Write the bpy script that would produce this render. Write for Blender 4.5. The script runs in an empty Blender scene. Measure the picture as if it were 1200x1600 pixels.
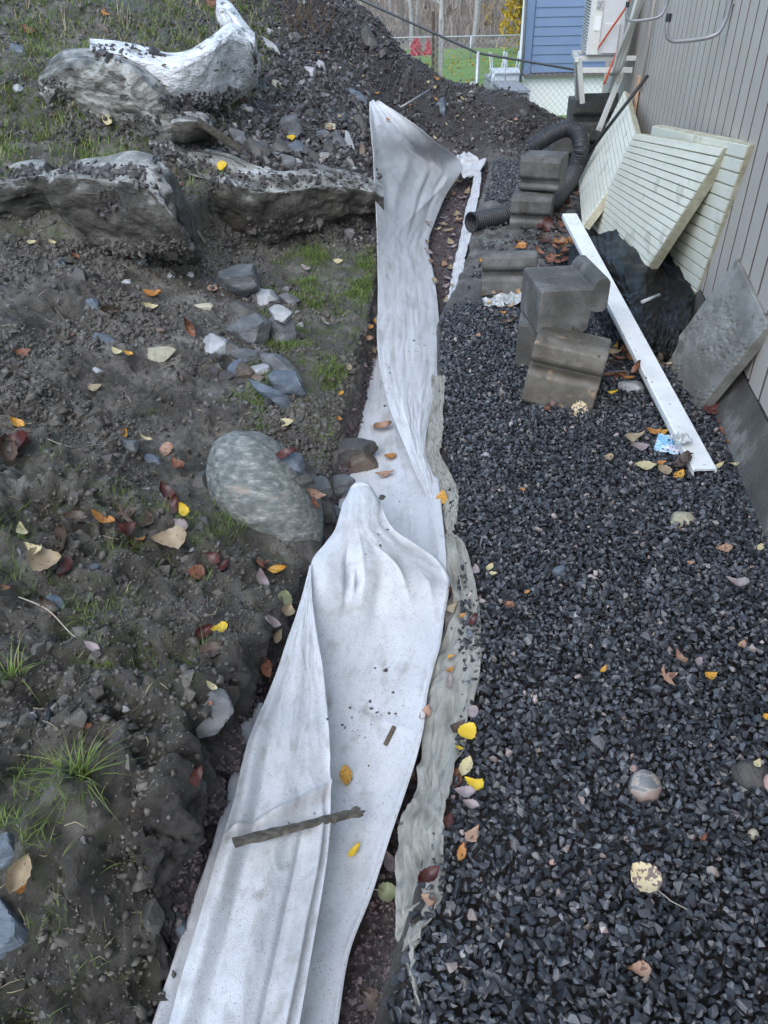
import bpy, math, random
import numpy as np
from mathutils import Vector, Matrix
from mathutils.bvhtree import BVHTree
random.seed(7); rng = np.random.default_rng(7)
S = bpy.context.scene
COL = S.collection
# ------------------------------------------------------------------ camera, sky, sun, exposure
FPX, CAMH, PITCH, ROLL = 1180.0, 1.55, math.radians(35.2), math.radians(-1.2)
_f = np.array([0, math.cos(PITCH), -math.sin(PITCH)]); _r = np.array([1.0, 0, 0]); _u = np.cross(_r, _f)
CR = math.cos(ROLL)*_r + math.sin(ROLL)*_u
CU = -math.sin(ROLL)*_r + math.cos(ROLL)*_u
CF = _f
cam_d = bpy.data.cameras.new('camera'); cam = bpy.data.objects.new('camera', cam_d); COL.objects.link(cam)
cam.matrix_world = Matrix(((CR[0], CU[0], -CF[0], 0), (CR[1], CU[1], -CF[1], 0), (CR[2], CU[2], -CF[2], CAMH), (0, 0, 0, 1)))
cam_d.sensor_fit = 'VERTICAL'; cam_d.sensor_height = 24.0; cam_d.lens = FPX/1600*24.0
cam_d.clip_start = 0.02; cam_d.clip_end = 1500
S.camera = cam
W = bpy.data.worlds.new('World'); S.world = W; W.use_nodes = True
nt = W.node_tree; nt.nodes.clear()
sky = nt.nodes.new('ShaderNodeTexSky'); sky.sky_type = 'NISHITA'; sky.sun_disc = False
SUN_EL, SUN_AZ = math.radians(50), math.radians(205)
sky.sun_elevation = SUN_EL; sky.sun_rotation = SUN_AZ
sky.air_density = 1.0; sky.dust_density = 1.2; sky.ozone_density = 1.6
hs = nt.nodes.new('ShaderNodeHueSaturation'); hs.inputs['Hue'].default_value = 0.485; hs.inputs['Saturation'].default_value = 0.92
bg = nt.nodes.new('ShaderNodeBackground'); bg.inputs[1].default_value = 0.15
wo = nt.nodes.new('ShaderNodeOutputWorld')
nt.links.new(sky.outputs[0], hs.inputs['Color']); nt.links.new(hs.outputs[0], bg.inputs[0]); nt.links.new(bg.outputs[0], wo.inputs[0])
sd = bpy.data.lights.new('sun', 'SUN'); sd.energy = 0.5; sd.angle = math.radians(60); sd.color = (1, 0.97, 0.93)
so = bpy.data.objects.new('sun', sd); COL.objects.link(so)
_sv = Vector((math.sin(SUN_AZ)*math.cos(SUN_EL), math.cos(SUN_AZ)*math.cos(SUN_EL), math.sin(SUN_EL)))
so.rotation_euler = _sv.to_track_quat('Z', 'Y').to_euler()
S.view_settings.view_transform = 'Standard'; S.view_settings.look = 'None'
S.view_settings.gamma = 1.0; S.view_settings.use_curve_mapping = False
S.view_settings.exposure = 1.42
S.cycles.max_bounces = 6; S.cycles.diffuse_bounces = 3; S.cycles.glossy_bounces = 3; S.cycles.transparent_max_bounces = 6

# ------------------------------------------------------------------ measuring helpers (photo point -> place in the world)
def ray(px, py): return CF + CR*((px-600)/FPX) - CU*((py-800)/FPX)
C0 = np.array([0, 0, CAMH])
def pz(px, py, z=0.0):
    d = ray(px, py); return C0 + d*((z-CAMH)/d[2])
def pY(px, py, Y):
    d = ray(px, py); return C0 + d*(Y/d[1])
def depth_of(p): return float((np.asarray(p)-C0) @ CF)

# ------------------------------------------------------------------ numpy noise
_perm = np.random.default_rng(3).permutation(256).astype(np.int64)
_perm = np.concatenate([_perm, _perm, _perm])
_gr = np.random.default_rng(4).normal(size=(256, 3)); _gr /= np.linalg.norm(_gr, axis=1, keepdims=True)
def noise3(P):
    P = np.asarray(P, float); i = np.floor(P).astype(np.int64); f = P-i; i &= 255
    u = f*f*f*(f*(f*6-15)+10); out = 0
    for dx in (0, 1):
        wx = u[:, 0] if dx else 1-u[:, 0]
        for dy in (0, 1):
            wy = u[:, 1] if dy else 1-u[:, 1]
            for dz in (0, 1):
                wz = u[:, 2] if dz else 1-u[:, 2]
                h = _perm[_perm[_perm[(i[:, 0]+dx) & 255]+((i[:, 1]+dy) & 255)]+((i[:, 2]+dz) & 255)]
                g = _gr[h]
                out = out + wx*wy*wz*(g[:, 0]*(f[:, 0]-dx)+g[:, 1]*(f[:, 1]-dy)+g[:, 2]*(f[:, 2]-dz))
    return out*1.6
def fbm(P, fr, octs=3, off=0.0):
    a, s, o = 1.0, 0, 0
    P = np.asarray(P)
    for k in range(octs):
        o = o + a*noise3(P*fr+off+k*17.3); s += a; a *= 0.5; fr *= 2.03
    return o/s

# ------------------------------------------------------------------ mesh helpers
def prop(o, label=None, cat=None, group=None, kind=None):
    if label: o['label'] = label
    if cat: o['category'] = cat
    if group: o['group'] = group
    if kind: o['kind'] = kind
    return o
def mesh_from(name, V, F, mat=None, smooth=False, attrs=None, mats=None, mi=None):
    """V (n,3); F list of index tuples or an (m,k) array"""
    me = bpy.data.meshes.new(name)
    V = np.ascontiguousarray(V, dtype=np.float32)
    if isinstance(F, np.ndarray):
        m, k = F.shape
        me.vertices.add(len(V)); me.vertices.foreach_set('co', V.ravel())
        me.loops.add(m*k); me.loops.foreach_set('vertex_index', F.astype(np.int32).ravel())
        me.polygons.add(m); me.polygons.foreach_set('loop_start', np.arange(0, m*k, k, dtype=np.int32))
        me.update(calc_edges=True)
    else:
        me.from_pydata([tuple(map(float, v)) for v in V], [], [tuple(map(int, f)) for f in F]); me.update()
    if attrs:
        for an, av in attrs.items():
            a = me.attributes.new(an, 'FLOAT', 'POINT'); a.data.foreach_set('value', np.ascontiguousarray(av, dtype=np.float32))
    if mats:
        for x in mats: me.materials.append(x)
        if mi is not None: me.polygons.foreach_set('material_index', np.asarray(mi, dtype=np.int32))
    elif mat: me.materials.append(mat)
    me.polygons.foreach_set('use_smooth', np.full(len(me.polygons), bool(smooth)))
    return me
def link(name, me, parent=None, loc=None):
    o = bpy.data.objects.new(name, me); COL.objects.link(o)
    if parent is not None: o.parent = parent
    if loc is not None: o.location = Vector([float(v) for v in loc])
    return o
def empty(name, loc, label, cat, group=None):
    o = bpy.data.objects.new(name, None); COL.objects.link(o); o.location = Vector([float(v) for v in loc]); o.empty_display_size = 0.1
    return prop(o, label, cat, group)
class G:
    def __init__(s): s.V = []; s.F = []; s.n = 0
    def add(s, V, F):
        V = np.asarray(V, float)
        for f in F: s.F.append(tuple(int(i)+s.n for i in f))
        s.V.append(V); s.n += len(V); return s
    def verts(s): return np.concatenate(s.V)
    def quadbox(s, A):
        """A: 8 corners: bottom 4 (ccw) then top 4"""
        return s.add(A, [(0, 3, 2, 1), (4, 5, 6, 7), (0, 1, 5, 4), (1, 2, 6, 5), (2, 3, 7, 6), (3, 0, 4, 7)])
    def box(s, o, a, b, c):
        """box from corner o with edge vectors a, b, c"""
        o, a, b, c = map(lambda q: np.asarray(q, float), (o, a, b, c))
        return s.quadbox([o, o+a, o+a+b, o+b, o+c, o+a+c, o+a+b+c, o+b+c])
    def tube(s, pts, r, sides=6, cap=True):
        pts = np.asarray(pts, float); n = len(pts); r = np.full(n, r) if np.isscalar(r) else np.asarray(r)
        t = np.gradient(pts, axis=0); t /= np.linalg.norm(t, axis=1, keepdims=True)+1e-9
        ref = np.array([0, 0, 1.0]) if abs(t[0][2]) < .9 else np.array([1.0, 0, 0])
        V = []
        nrm = np.cross(t[0], ref); nrm /= np.linalg.norm(nrm)
        for i in range(n):
            nrm = nrm - t[i]*(nrm@t[i]); nrm /= np.linalg.norm(nrm)+1e-9; b = np.cross(t[i], nrm)
            for k in range(sides):
                a = 2*math.pi*k/sides; V.append(pts[i]+r[i]*(math.cos(a)*nrm+math.sin(a)*b))
        F = [(i*sides+k, i*sides+(k+1) % sides, (i+1)*sides+(k+1) % sides, (i+1)*sides+k) for i in range(n-1) for k in range(sides)]
        if cap: F += [tuple(range(sides))[::-1], tuple((n-1)*sides+k for k in range(sides))]
        return s.add(V, F)
    def prism(s, poly, o, a, z, b):
        """polygon (a,z coords) extruded along vector b"""
        P = np.array([np.asarray(o)+p[0]*np.asarray(a)+p[1]*np.asarray(z) for p in poly]); n = len(P)
        return s.add(np.concatenate([P, P+np.asarray(b)]), [tuple(range(n))[::-1], tuple(range(n, 2*n))] + [(i, (i+1) % n, n+(i+1) % n, n+i) for i in range(n)])
    def build(s, name, mat, parent=None, smooth=False, bevel=0):
        V = s.verts(); o0 = np.zeros(3)
        me = mesh_from(name, V, s.F, mat, smooth); o = link(name, me, parent)
        if bevel:
            m = o.modifiers.new('bevel', 'BEVEL'); m.width = bevel; m.segments = 2; m.limit_method = 'ANGLE'
        return o
def recenter(o):
    """put a mesh object's origin at its base centre"""
    me = o.data; n = len(me.vertices); co = np.empty(n*3, np.float32); me.vertices.foreach_get('co', co); co = co.reshape(-1, 3)
    c = (co.min(0)+co.max(0))/2; c[2] = co[:, 2].min(); co -= c; me.vertices.foreach_set('co', co.ravel()); me.update(); o.location = Vector([float(x) for x in c]); return o
def crom(P, t, ten=0.5):
    """cardinal spline through P (k,...) at parameters t"""
    P = np.asarray(P, float); k = len(P); t = np.clip(t, 0, k-1-1e-9); i = t.astype(int); f = t-i
    sh = (-1,)+(1,)*(P.ndim-1); f = f.reshape(sh)
    p0 = P[np.maximum(i-1, 0)]; p1 = P[i]; p2 = P[np.minimum(i+1, k-1)]; p3 = P[np.minimum(i+2, k-1)]
    m1 = (p2-p0)*ten; m2 = (p3-p1)*ten
    return (2*f**3-3*f**2+1)*p1+(f**3-2*f**2+f)*m1+(-2*f**3+3*f**2)*p2+(f**3-f**2)*m2
def grid_faces(nr, nc):
    a = np.arange(nr*nc).reshape(nr, nc)
    return np.stack([a[:-1, :-1].ravel(), a[:-1, 1:].ravel(), a[1:, 1:].ravel(), a[1:, :-1].ravel()], 1)
def grid_normals(X):
    du = np.gradient(X, axis=1); dv = np.gradient(X, axis=0); n = np.cross(du, dv); n /= np.linalg.norm(n, axis=2, keepdims=True)+1e-12; return n
def sig(x): return 1/(1+np.exp(-np.clip(x, -30, 30)))

# ------------------------------------------------------------------ materials
def _n(nt, t, **kw):
    n = nt.nodes.new(t)
    for k, v in kw.items():
        if k in n.inputs: n.inputs[k].default_value = v
        else: setattr(n, k, v)
    return n
def ramp(nt, fac, stops):
    r = nt.nodes.new('ShaderNodeValToRGB'); e = r.color_ramp.elements
    while len(e) > 1: e.remove(e[-1])
    e[0].position = stops[0][0]; e[0].color = (*stops[0][1], 1)
    for p, c in stops[1:]:
        x = e.new(p); x.color = (*c, 1)
    nt.links.new(fac, r.inputs[0]); return r.outputs[0]
def material(name, stops, scale=8, detail=6, rough=(0.5, 0.7), bump=0.0, bscale=None, coord='Object', stretch=(1, 1, 1), spots=None, metallic=0, spec=0.5, attr=None, dist=0.01, transl=0, rot=(0, 0, 0), ntype='NOISE', spots2=None, alpha=None, warp=0.0):
    m = bpy.data.materials.new(name); m.use_nodes = True; nt = m.node_tree; N = nt.nodes; L = nt.links
    b = N['Principled BSDF']; tc = N.new('ShaderNodeTexCoord'); mp = N.new('ShaderNodeMapping'); mp.inputs['Scale'].default_value = stretch; mp.inputs['Rotation'].default_value = rot
    if coord == 'World':
        g = N.new('ShaderNodeNewGeometry'); L.new(g.outputs['Position'], mp.inputs[0])
    else: L.new(tc.outputs[coord], mp.inputs[0])
    if attr:
        at = N.new('ShaderNodeAttribute'); at.attribute_name = attr; fac = at.outputs['Fac']
    elif ntype == 'WAVE':
        w = _n(nt, 'ShaderNodeTexWave', Scale=scale, Distortion=6.0, Detail=4.0); L.new(mp.outputs[0], w.inputs[0]); fac = w.outputs['Fac']
    else:
        n = _n(nt, 'ShaderNodeTexNoise', Scale=scale, Detail=detail, Roughness=0.6, Distortion=warp); L.new(mp.outputs[0], n.inputs[0]); fac = n.outputs['Fac']
    c = ramp(nt, fac, stops)
    for sp in (spots, spots2):
        if sp:
            sc, thr, colr = sp
            n2 = _n(nt, 'ShaderNodeTexNoise', Scale=sc, Detail=3.0); L.new(mp.outputs[0], n2.inputs[0])
            mr = _n(nt, 'ShaderNodeMapRange'); mr.inputs[1].default_value = thr-.03; mr.inputs[2].default_value = thr+.03; L.new(n2.outputs['Fac'], mr.inputs[0])
            mx = N.new('ShaderNodeMix'); mx.data_type = 'RGBA'; L.new(mr.outputs[0], mx.inputs['Factor']); L.new(c, mx.inputs['A']); mx.inputs['B'].default_value = (*colr, 1); c = mx.outputs['Result']
    L.new(c, b.inputs['Base Color'])
    n3 = _n(nt, 'ShaderNodeTexNoise', Scale=(bscale or scale*3)*.7, Detail=4.0); L.new(mp.outputs[0], n3.inputs[0])
    mr = _n(nt, 'ShaderNodeMapRange'); mr.inputs[1].default_value = .35; mr.inputs[2].default_value = .65; mr.inputs[3].default_value = rough[0]; mr.inputs[4].default_value = rough[1]
    L.new(n3.outputs['Fac'], mr.inputs[0]); L.new(mr.outputs[0], b.inputs['Roughness'])
    if bump:
        n4 = _n(nt, 'ShaderNodeTexNoise', Scale=bscale or scale*3, Detail=6.0, Roughness=0.65); L.new(mp.outputs[0], n4.inputs[0])
        bp = _n(nt, 'ShaderNodeBump', Strength=bump, Distance=dist); L.new(n4.outputs['Fac'], bp.inputs['Height']); L.new(bp.outputs[0], b.inputs['Normal'])
    b.inputs['Metallic'].default_value = metallic; b.inputs['Specular IOR Level'].default_value = spec
    if transl:
        tr = N.new('ShaderNodeBsdfTranslucent'); L.new(c, tr.inputs[0]); ms = N.new('ShaderNodeMixShader'); ms.inputs[0].default_value = transl
        L.new(b.outputs[0], ms.inputs[1]); L.new(tr.outputs[0], ms.inputs[2]); L.new(ms.outputs[0], N['Material Output'].inputs[0])
    return m
def flat(name, c, rough=.5, metallic=0, var=.12, scale=20, bump=0.0, bscale=None, spots=None, dist=.002, **k):
    d = tuple(x*(1-var) for x in c); l = tuple(min(1, x*(1+var)) for x in c)
    return material(name, [(.3, d), (.7, l)], scale=scale, rough=(max(.03, rough-.08), min(1, rough+.08)), metallic=metallic, bump=bump, bscale=bscale, spots=spots, dist=dist, **k)

# terrain soil: colours follow what lies there (attributes moss, dark, red, cement); dark also holds painted shade on the cut wall
def soil_material():
    m = bpy.data.materials.new('wet_soil'); m.use_nodes = True; nt = m.node_tree; N = nt.nodes; L = nt.links; b = N['Principled BSDF']
    g = N.new('ShaderNodeNewGeometry'); pos = g.outputs['Position']
    n1 = _n(nt, 'ShaderNodeTexNoise', Scale=5.0, Detail=9.0, Roughness=.7); L.new(pos, n1.inputs[0])
    c = ramp(nt, n1.outputs['Fac'], [(.34, (.055, .048, .041)), (.5, (.155, .141, .122)), (.66, (.32, .30, .265))])
    n2 = _n(nt, 'ShaderNodeTexNoise', Scale=60.0, Detail=4.0); L.new(pos, n2.inputs[0])
    def mix(a, attr, colr_socket=None, colr=None, thr=None):
        at = N.new('ShaderNodeAttribute'); at.attribute_name = attr; f = at.outputs['Fac']
        if thr is not None:
            mu = N.new('ShaderNodeMath'); mu.operation = 'MULTIPLY'; L.new(f, mu.inputs[0])
            nn = _n(nt, 'ShaderNodeTexNoise', Scale=thr, Detail=6.0, Roughness=.7); L.new(pos, nn.inputs[0])
            mr = _n(nt, 'ShaderNodeMapRange'); mr.inputs[1].default_value = .47; mr.inputs[2].default_value = .60; L.new(nn.outputs['Fac'], mr.inputs[0]); L.new(mr.outputs[0], mu.inputs[1]); f = mu.outputs[0]
        mx = N.new('ShaderNodeMix'); mx.data_type = 'RGBA'; L.new(f, mx.inputs['Factor']); L.new(a, mx.inputs['A'])
        if colr_socket: L.new(colr_socket, mx.inputs['B'])
        else: mx.inputs['B'].default_value = (*colr, 1)
        return mx.outputs['Result']
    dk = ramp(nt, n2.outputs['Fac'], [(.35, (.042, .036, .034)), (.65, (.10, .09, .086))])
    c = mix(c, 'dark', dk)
    rd = ramp(nt, n2.outputs['Fac'], [(.35, (.06, .045, .045)), (.55, (.12, .09, .09)), (.7, (.22, .18, .18))]); c = mix(c, 'red', rd)
    ce = ramp(nt, n2.outputs['Fac'], [(.35, (.18, .18, .17)), (.7, (.36, .36, .34))]); c = mix(c, 'cement', ce, thr=7.0)
    mo = ramp(nt, n2.outputs['Fac'], [(.35, (.06, .085, .022)), (.7, (.15, .20, .045))]); c = mix(c, 'moss', mo, thr=16.0)
    L.new(c, b.inputs['Base Color'])
    mr = _n(nt, 'ShaderNodeMapRange'); mr.inputs[1].default_value = .35; mr.inputs[2].default_value = .65; mr.inputs[3].default_value = .30; mr.inputs[4].default_value = .65
    L.new(n1.outputs['Fac'], mr.inputs[0]); L.new(mr.outputs[0], b.inputs['Roughness'])
    n4 = _n(nt, 'ShaderNodeTexNoise', Scale=55.0, Detail=10.0, Roughness=.78); L.new(pos, n4.inputs[0])
    bp = _n(nt, 'ShaderNodeBump', Strength=1.0, Distance=.028); L.new(n4.outputs['Fac'], bp.inputs['Height']); L.new(bp.outputs[0], b.inputs['Normal'])
    return m
M = {}
M['soil'] = soil_material()
M['clod'] = material('mud_clod', [(0, (.055, .049, .042)), (.6, (.125, .113, .098)), (1, (.20, .185, .163))], attr='tone', rough=(.5, .8), bump=.6, bscale=120, coord='World', dist=.004)
M['scree'] = material('dark_scree', [(0, (.035, .030, .030)), (.5, (.085, .078, .078)), (.85, (.16, .155, .155)), (1, (.38, .38, .38))], attr='tone', rough=(.35, .6), bump=.5, bscale=90, coord='World', dist=.004)
M['gravel'] = material('black_gravel', [(0, (.018, .019, .022)), (.45, (.044, .047, .054)), (.86, (.115, .122, .137)), (.94, (.19, .175, .16)), (.975, (.30, .22, .2)), (1, (.6, .6, .6))], attr='tone', rough=(.26, .46), bump=.5, bscale=130, coord='World', dist=.002)
M['redgravel'] = material('reddish_fine_gravel', [(0, (.04, .03, .032)), (.5, (.10, .075, .075)), (.85, (.17, .13, .13)), (1, (.35, .28, .27))], attr='tone', rough=(.5, .7), coord='World')
def rockmat(nm, c1, c2, c3, **k):
    return material(nm, [(.3, c1), (.5, c2), (.7, c3)], scale=k.pop('scale', 7), detail=10, rough=k.pop('rough', (.4, .7)), bump=k.pop('bump', .7), bscale=k.pop('bscale', 45), dist=.008, **k)
M['rock_grey'] = rockmat('grey_stone', (.06, .065, .07), (.12, .125, .13), (.24, .245, .25), stretch=(1, 1, 3))
M['rock_blue'] = rockmat('bluish_stone', (.05, .065, .085), (.10, .125, .155), (.2, .23, .27), stretch=(1, 1, 3))
M['rock_dark'] = rockmat('dark_muddy_stone', (.035, .033, .03), (.07, .066, .06), (.13, .125, .115))
M['rock_pale'] = rockmat('pale_beige_stone', (.25, .22, .16), (.4, .37, .28), (.55, .52, .42), bump=.4)
M['rock_white'] = rockmat('pale_grey_stone', (.22, .23, .24), (.33, .34, .35), (.5, .51, .52), bump=.4)
M['rock_pink'] = rockmat('pinkish_stone', (.25, .14, .12), (.4, .25, .22), (.55, .42, .4), bump=.4)
M['rock_brown'] = rockmat('brown_stone', (.06, .045, .035), (.12, .09, .07), (.2, .16, .12))
M['rock_band'] = material('banded_pebble', [(.40, (.12, .13, .14)), (.47, (.14, .145, .15)), (.50, (.34, .30, .26)), (.56, (.27, .20, .175))], scale=26, detail=5, stretch=(.25, .6, .8), rough=(.4, .6), bump=.3, bscale=60, dist=.003)
M['boulder'] = material('striped_boulder_stone', [(.32, (.085, .095, .090)), (.46, (.135, .148, .140)), (.56, (.19, .20, .188)), (.70, (.36, .36, .33))], scale=26, detail=15, warp=.15, stretch=(1.0, 2.2, 2.8), rot=(.35, .2, .45), rough=(.4, .7), bump=.9, bscale=30, dist=.008, spots=(4, .66, (.30, .25, .21)))
M['ledge_x'] = material('schist_ledge_stone', [(.28, (.05, .052, .048)), (.45, (.105, .105, .095)), (.58, (.2, .2, .18)), (.72, (.34, .34, .31))], scale=3.2, detail=12, warp=.8, stretch=(1, 1, 3.5), rot=(.3, .35, 0), rough=(.22, .6), bump=1.0, bscale=16, dist=.03, coord='World', spots=(3.0, .60, (.40, .41, .41)), spots2=(11, .63, (.045, .042, .036)))
M['ledge_pale'] = material('wet_pale_schist', [(.3, (.22, .22, .21)), (.40, (.52, .52, .51)), (.5, (.76, .77, .78)), (.75, (.86, .87, .88))], scale=7, detail=14, warp=.5, stretch=(1.0, .9, 2.6), rot=(.2, .5, .3), rough=(.10, .40), bump=1.0, bscale=30, dist=.02, coord='World', spots=(9, .64, (.14, .13, .115)), spots2=(38, .70, (.2, .19, .175)))
M['ledge_fold'] = material('folded_schist', [(.34, (.05, .046, .038)), (.46, (.15, .145, .125)), (.54, (.27, .265, .24)), (.64, (.45, .45, .42))], scale=3.6, detail=12, warp=2.0, stretch=(1, .8, 2.2), rot=(.4, .5, .2), rough=(.3, .6), bump=1.0, bscale=22, dist=.02, coord='World', spots=(7, .6, (.07, .065, .055)))
def fabric_material(name, base, dirt, dthr):
    m = bpy.data.materials.new(name); m.use_nodes = True; nt = m.node_tree; N = nt.nodes; L = nt.links; b = N['Principled BSDF']
    g = N.new('ShaderNodeNewGeometry'); pos = g.outputs['Position']
    n1 = _n(nt, 'ShaderNodeTexNoise', Scale=6.0, Detail=8.0, Roughness=.7); L.new(pos, n1.inputs[0])
    c = ramp(nt, n1.outputs['Fac'], [(.3, tuple(x*.86 for x in base)), (.6, base)])
    n5 = _n(nt, 'ShaderNodeTexNoise', Scale=220.0, Detail=2.0); L.new(pos, n5.inputs[0])
    m5 = _n(nt, 'ShaderNodeMapRange'); m5.inputs[1].default_value = .36; m5.inputs[2].default_value = .30; L.new(n5.outputs['Fac'], m5.inputs[0])
    def mixc(c, f, col, k):
        mu = N.new('ShaderNodeMath'); mu.operation = 'MULTIPLY'; L.new(f, mu.inputs[0]); mu.inputs[1].default_value = k
        mx = N.new('ShaderNodeMix'); mx.data_type = 'RGBA'; L.new(mu.outputs[0], mx.inputs['Factor']); L.new(c, mx.inputs['A']); mx.inputs['B'].default_value = (*col, 1); return mx.outputs['Result']
    c = mixc(c, m5.outputs[0], dirt, .75)
    n6 = _n(nt, 'ShaderNodeTexNoise', Scale=75.0, Detail=3.0); L.new(pos, n6.inputs[0]); m6 = _n(nt, 'ShaderNodeMapRange'); m6.inputs[1].default_value = .42; m6.inputs[2].default_value = .30; L.new(n6.outputs['Fac'], m6.inputs[0]); c = mixc(c, m6.outputs[0], dirt, .22)
    n2 = _n(nt, 'ShaderNodeTexNoise', Scale=3.3, Detail=10.0, Roughness=.72); L.new(pos, n2.inputs[0])
    m2 = _n(nt, 'ShaderNodeMapRange'); m2.inputs[1].default_value = dthr; m2.inputs[2].default_value = dthr+.2; L.new(n2.outputs['Fac'], m2.inputs[0])
    c = mixc(c, m2.outputs[0], dirt, .62)
    n7 = _n(nt, 'ShaderNodeTexNoise', Scale=480.0, Detail=2.0); L.new(pos, n7.inputs[0]); m7 = _n(nt, 'ShaderNodeMapRange'); m7.inputs[1].default_value = .35; m7.inputs[2].default_value = .65; m7.inputs[3].default_value = .25; m7.inputs[4].default_value = 0; L.new(n7.outputs['Fac'], m7.inputs[0]); c = mixc(c, m7.outputs[0], dirt, 1.0)
    at = N.new('ShaderNodeAttribute'); at.attribute_name = 'dirt'; c = mixc(c, at.outputs['Fac'], dirt, .75)
    L.new(c, b.inputs['Base Color']); b.inputs['Roughness'].default_value = .85; b.inputs['Specular IOR Level'].default_value = .25
    n4 = _n(nt, 'ShaderNodeTexNoise', Scale=260.0, Detail=4.0, Roughness=.7); L.new(pos, n4.inputs[0])
    bp = _n(nt, 'ShaderNodeBump', Strength=.6, Distance=.003); L.new(n4.outputs['Fac'], bp.inputs['Height']); L.new(bp.outputs[0], b.inputs['Normal'])
    return m
def ledge_material():
    m = bpy.data.materials.new('schist_ledge_stone'); m.use_nodes = True; nt = m.node_tree; N = nt.nodes; L = nt.links; b = N['Principled BSDF']
    g = N.new('ShaderNodeNewGeometry'); pos = g.outputs['Position']; mp = N.new('ShaderNodeMapping'); mp.inputs['Scale'].default_value = (1, 1, 1.9); mp.inputs['Rotation'].default_value = (.25, .3, 0); L.new(pos, mp.inputs[0])
    n1 = _n(nt, 'ShaderNodeTexNoise', Scale=5.0, Detail=13.0, Roughness=.68, Distortion=.6); L.new(mp.outputs[0], n1.inputs[0])
    mud = ramp(nt, n1.outputs['Fac'], [(.35, (.036, .032, .027)), (.5, (.075, .068, .057)), (.65, (.16, .15, .125))])
    top_pale = ramp(nt, n1.outputs['Fac'], [(.35, (.11, .105, .09)), (.5, (.30, .295, .27)), (.62, (.56, .56, .54)), (.7, (.72, .72, .71))])
    at = N.new('ShaderNodeAttribute'); at.attribute_name = 'top_sheen'; ad = N.new('ShaderNodeMath'); ad.operation = 'ADD'; L.new(at.outputs['Fac'], ad.inputs[0])  # pale tops: sky sheen on wet rock painted into the colour, above muddy faces
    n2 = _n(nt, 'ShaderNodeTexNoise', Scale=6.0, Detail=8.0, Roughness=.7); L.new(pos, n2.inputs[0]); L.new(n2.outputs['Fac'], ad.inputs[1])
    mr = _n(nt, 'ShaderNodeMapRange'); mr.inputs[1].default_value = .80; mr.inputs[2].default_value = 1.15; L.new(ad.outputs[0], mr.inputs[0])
    mx = N.new('ShaderNodeMix'); mx.data_type = 'RGBA'; L.new(mr.outputs[0], mx.inputs['Factor']); L.new(mud, mx.inputs['A']); L.new(top_pale, mx.inputs['B']); L.new(mx.outputs['Result'], b.inputs['Base Color'])
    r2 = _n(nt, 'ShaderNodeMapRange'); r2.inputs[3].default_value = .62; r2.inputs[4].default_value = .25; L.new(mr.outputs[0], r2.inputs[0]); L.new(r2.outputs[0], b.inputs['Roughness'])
    n4 = _n(nt, 'ShaderNodeTexNoise', Scale=24.0, Detail=10.0, Roughness=.72); L.new(mp.outputs[0], n4.inputs[0]); bp = _n(nt, 'ShaderNodeBump', Strength=1.0, Distance=.025); L.new(n4.outputs['Fac'], bp.inputs['Height']); L.new(bp.outputs[0], b.inputs['Normal'])
    return m
M['ledge'] = ledge_material()
M['fabric'] = fabric_material('white_geotextile', (.64, .66, .69), (.27, .25, .225), .54)
M['fabric_dirty'] = fabric_material('grey_geotextile', (.42, .42, .38), (.17, .155, .13), .46)
M['concrete'] = material('cast_concrete', [(.3, (.052, .049, .044)), (.5, (.092, .088, .080)), (.7, (.18, .175, .165))], scale=6, detail=10, rough=(.5, .8), bump=.55, bscale=80, dist=.004, coord='World', spots=(11, .66, (.07, .06, .05)), spots2=(150, .66, (.035, .03, .026)))
M['concrete_rust'] = material('stained_concrete', [(.3, (.055, .047, .038)), (.5, (.105, .092, .073)), (.7, (.18, .165, .14))], scale=7, detail=10, rough=(.4, .7), bump=.6, bscale=70, dist=.004, coord='World', spots=(9, .64, (.30, .21, .13)), spots2=(15, .66, (.07, .06, .05)))
M['slab'] = material('weathered_slab', [(.3, (.13, .12, .105)), (.5, (.21, .20, .18)), (.7, (.32, .31, .285))], scale=4, detail=12, rough=(.4, .75), bump=.7, bscale=70, dist=.006, stretch=(1, 1, 2), coord='World', spots=(7, .63, (.16, .15, .13)))
M['clad'] = material('taupe_painted_cladding', [(.3, (.43, .385, .34)), (.7, (.49, .445, .40))], scale=3, rough=(.4, .55), bump=.25, bscale=90, dist=.003, stretch=(1, 1, .3), coord='World', spots=(120, .72, (.55, .55, .56)))
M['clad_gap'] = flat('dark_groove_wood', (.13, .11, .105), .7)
M['foundation'] = material('foundation_concrete', [(.3, (.045, .042, .038)), (.55, (.09, .085, .075)), (.7, (.25, .24, .22))], scale=5, detail=12, rough=(.6, .8), bump=.7, bscale=60, dist=.006, coord='World')
M['board'] = material('pale_insulation_face', [(.3, (.68, .67, .55)), (.7, (.80, .79, .69))], scale=5, detail=8, rough=(.45, .65), bump=.3, bscale=70, dist=.003, coord='World', spots=(40, .7, (.5, .5, .42)), spots2=(5, .62, (.58, .58, .47)))
M['board_core'] = material('yellowed_foam_edge', [(.3, (.34, .30, .2)), (.5, (.5, .46, .33)), (.7, (.62, .58, .45))], scale=16, detail=8, rough=(.7, .9), bump=.9, bscale=120, dist=.006, coord='World')
M['plank'] = material('white_painted_plank', [(.3, (.66, .68, .67)), (.6, (.78, .80, .80))], scale=9, rough=(.35, .5), bump=.1, bscale=60, coord='World', spots=(70, .69, (.16, .13, .10)))
M['plastic'] = flat('black_plastic_sheet', (.008, .008, .008), .46, var=.4, spec=.25, bump=.2, bscale=30, dist=.005)
M['pipe'] = flat('black_corrugated_plastic', (.032, .034, .038), .5, var=.2, spots=(30, .68, (.12, .12, .12)))
M['rod'] = flat('black_rod', (.02, .02, .02), .5)
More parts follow.
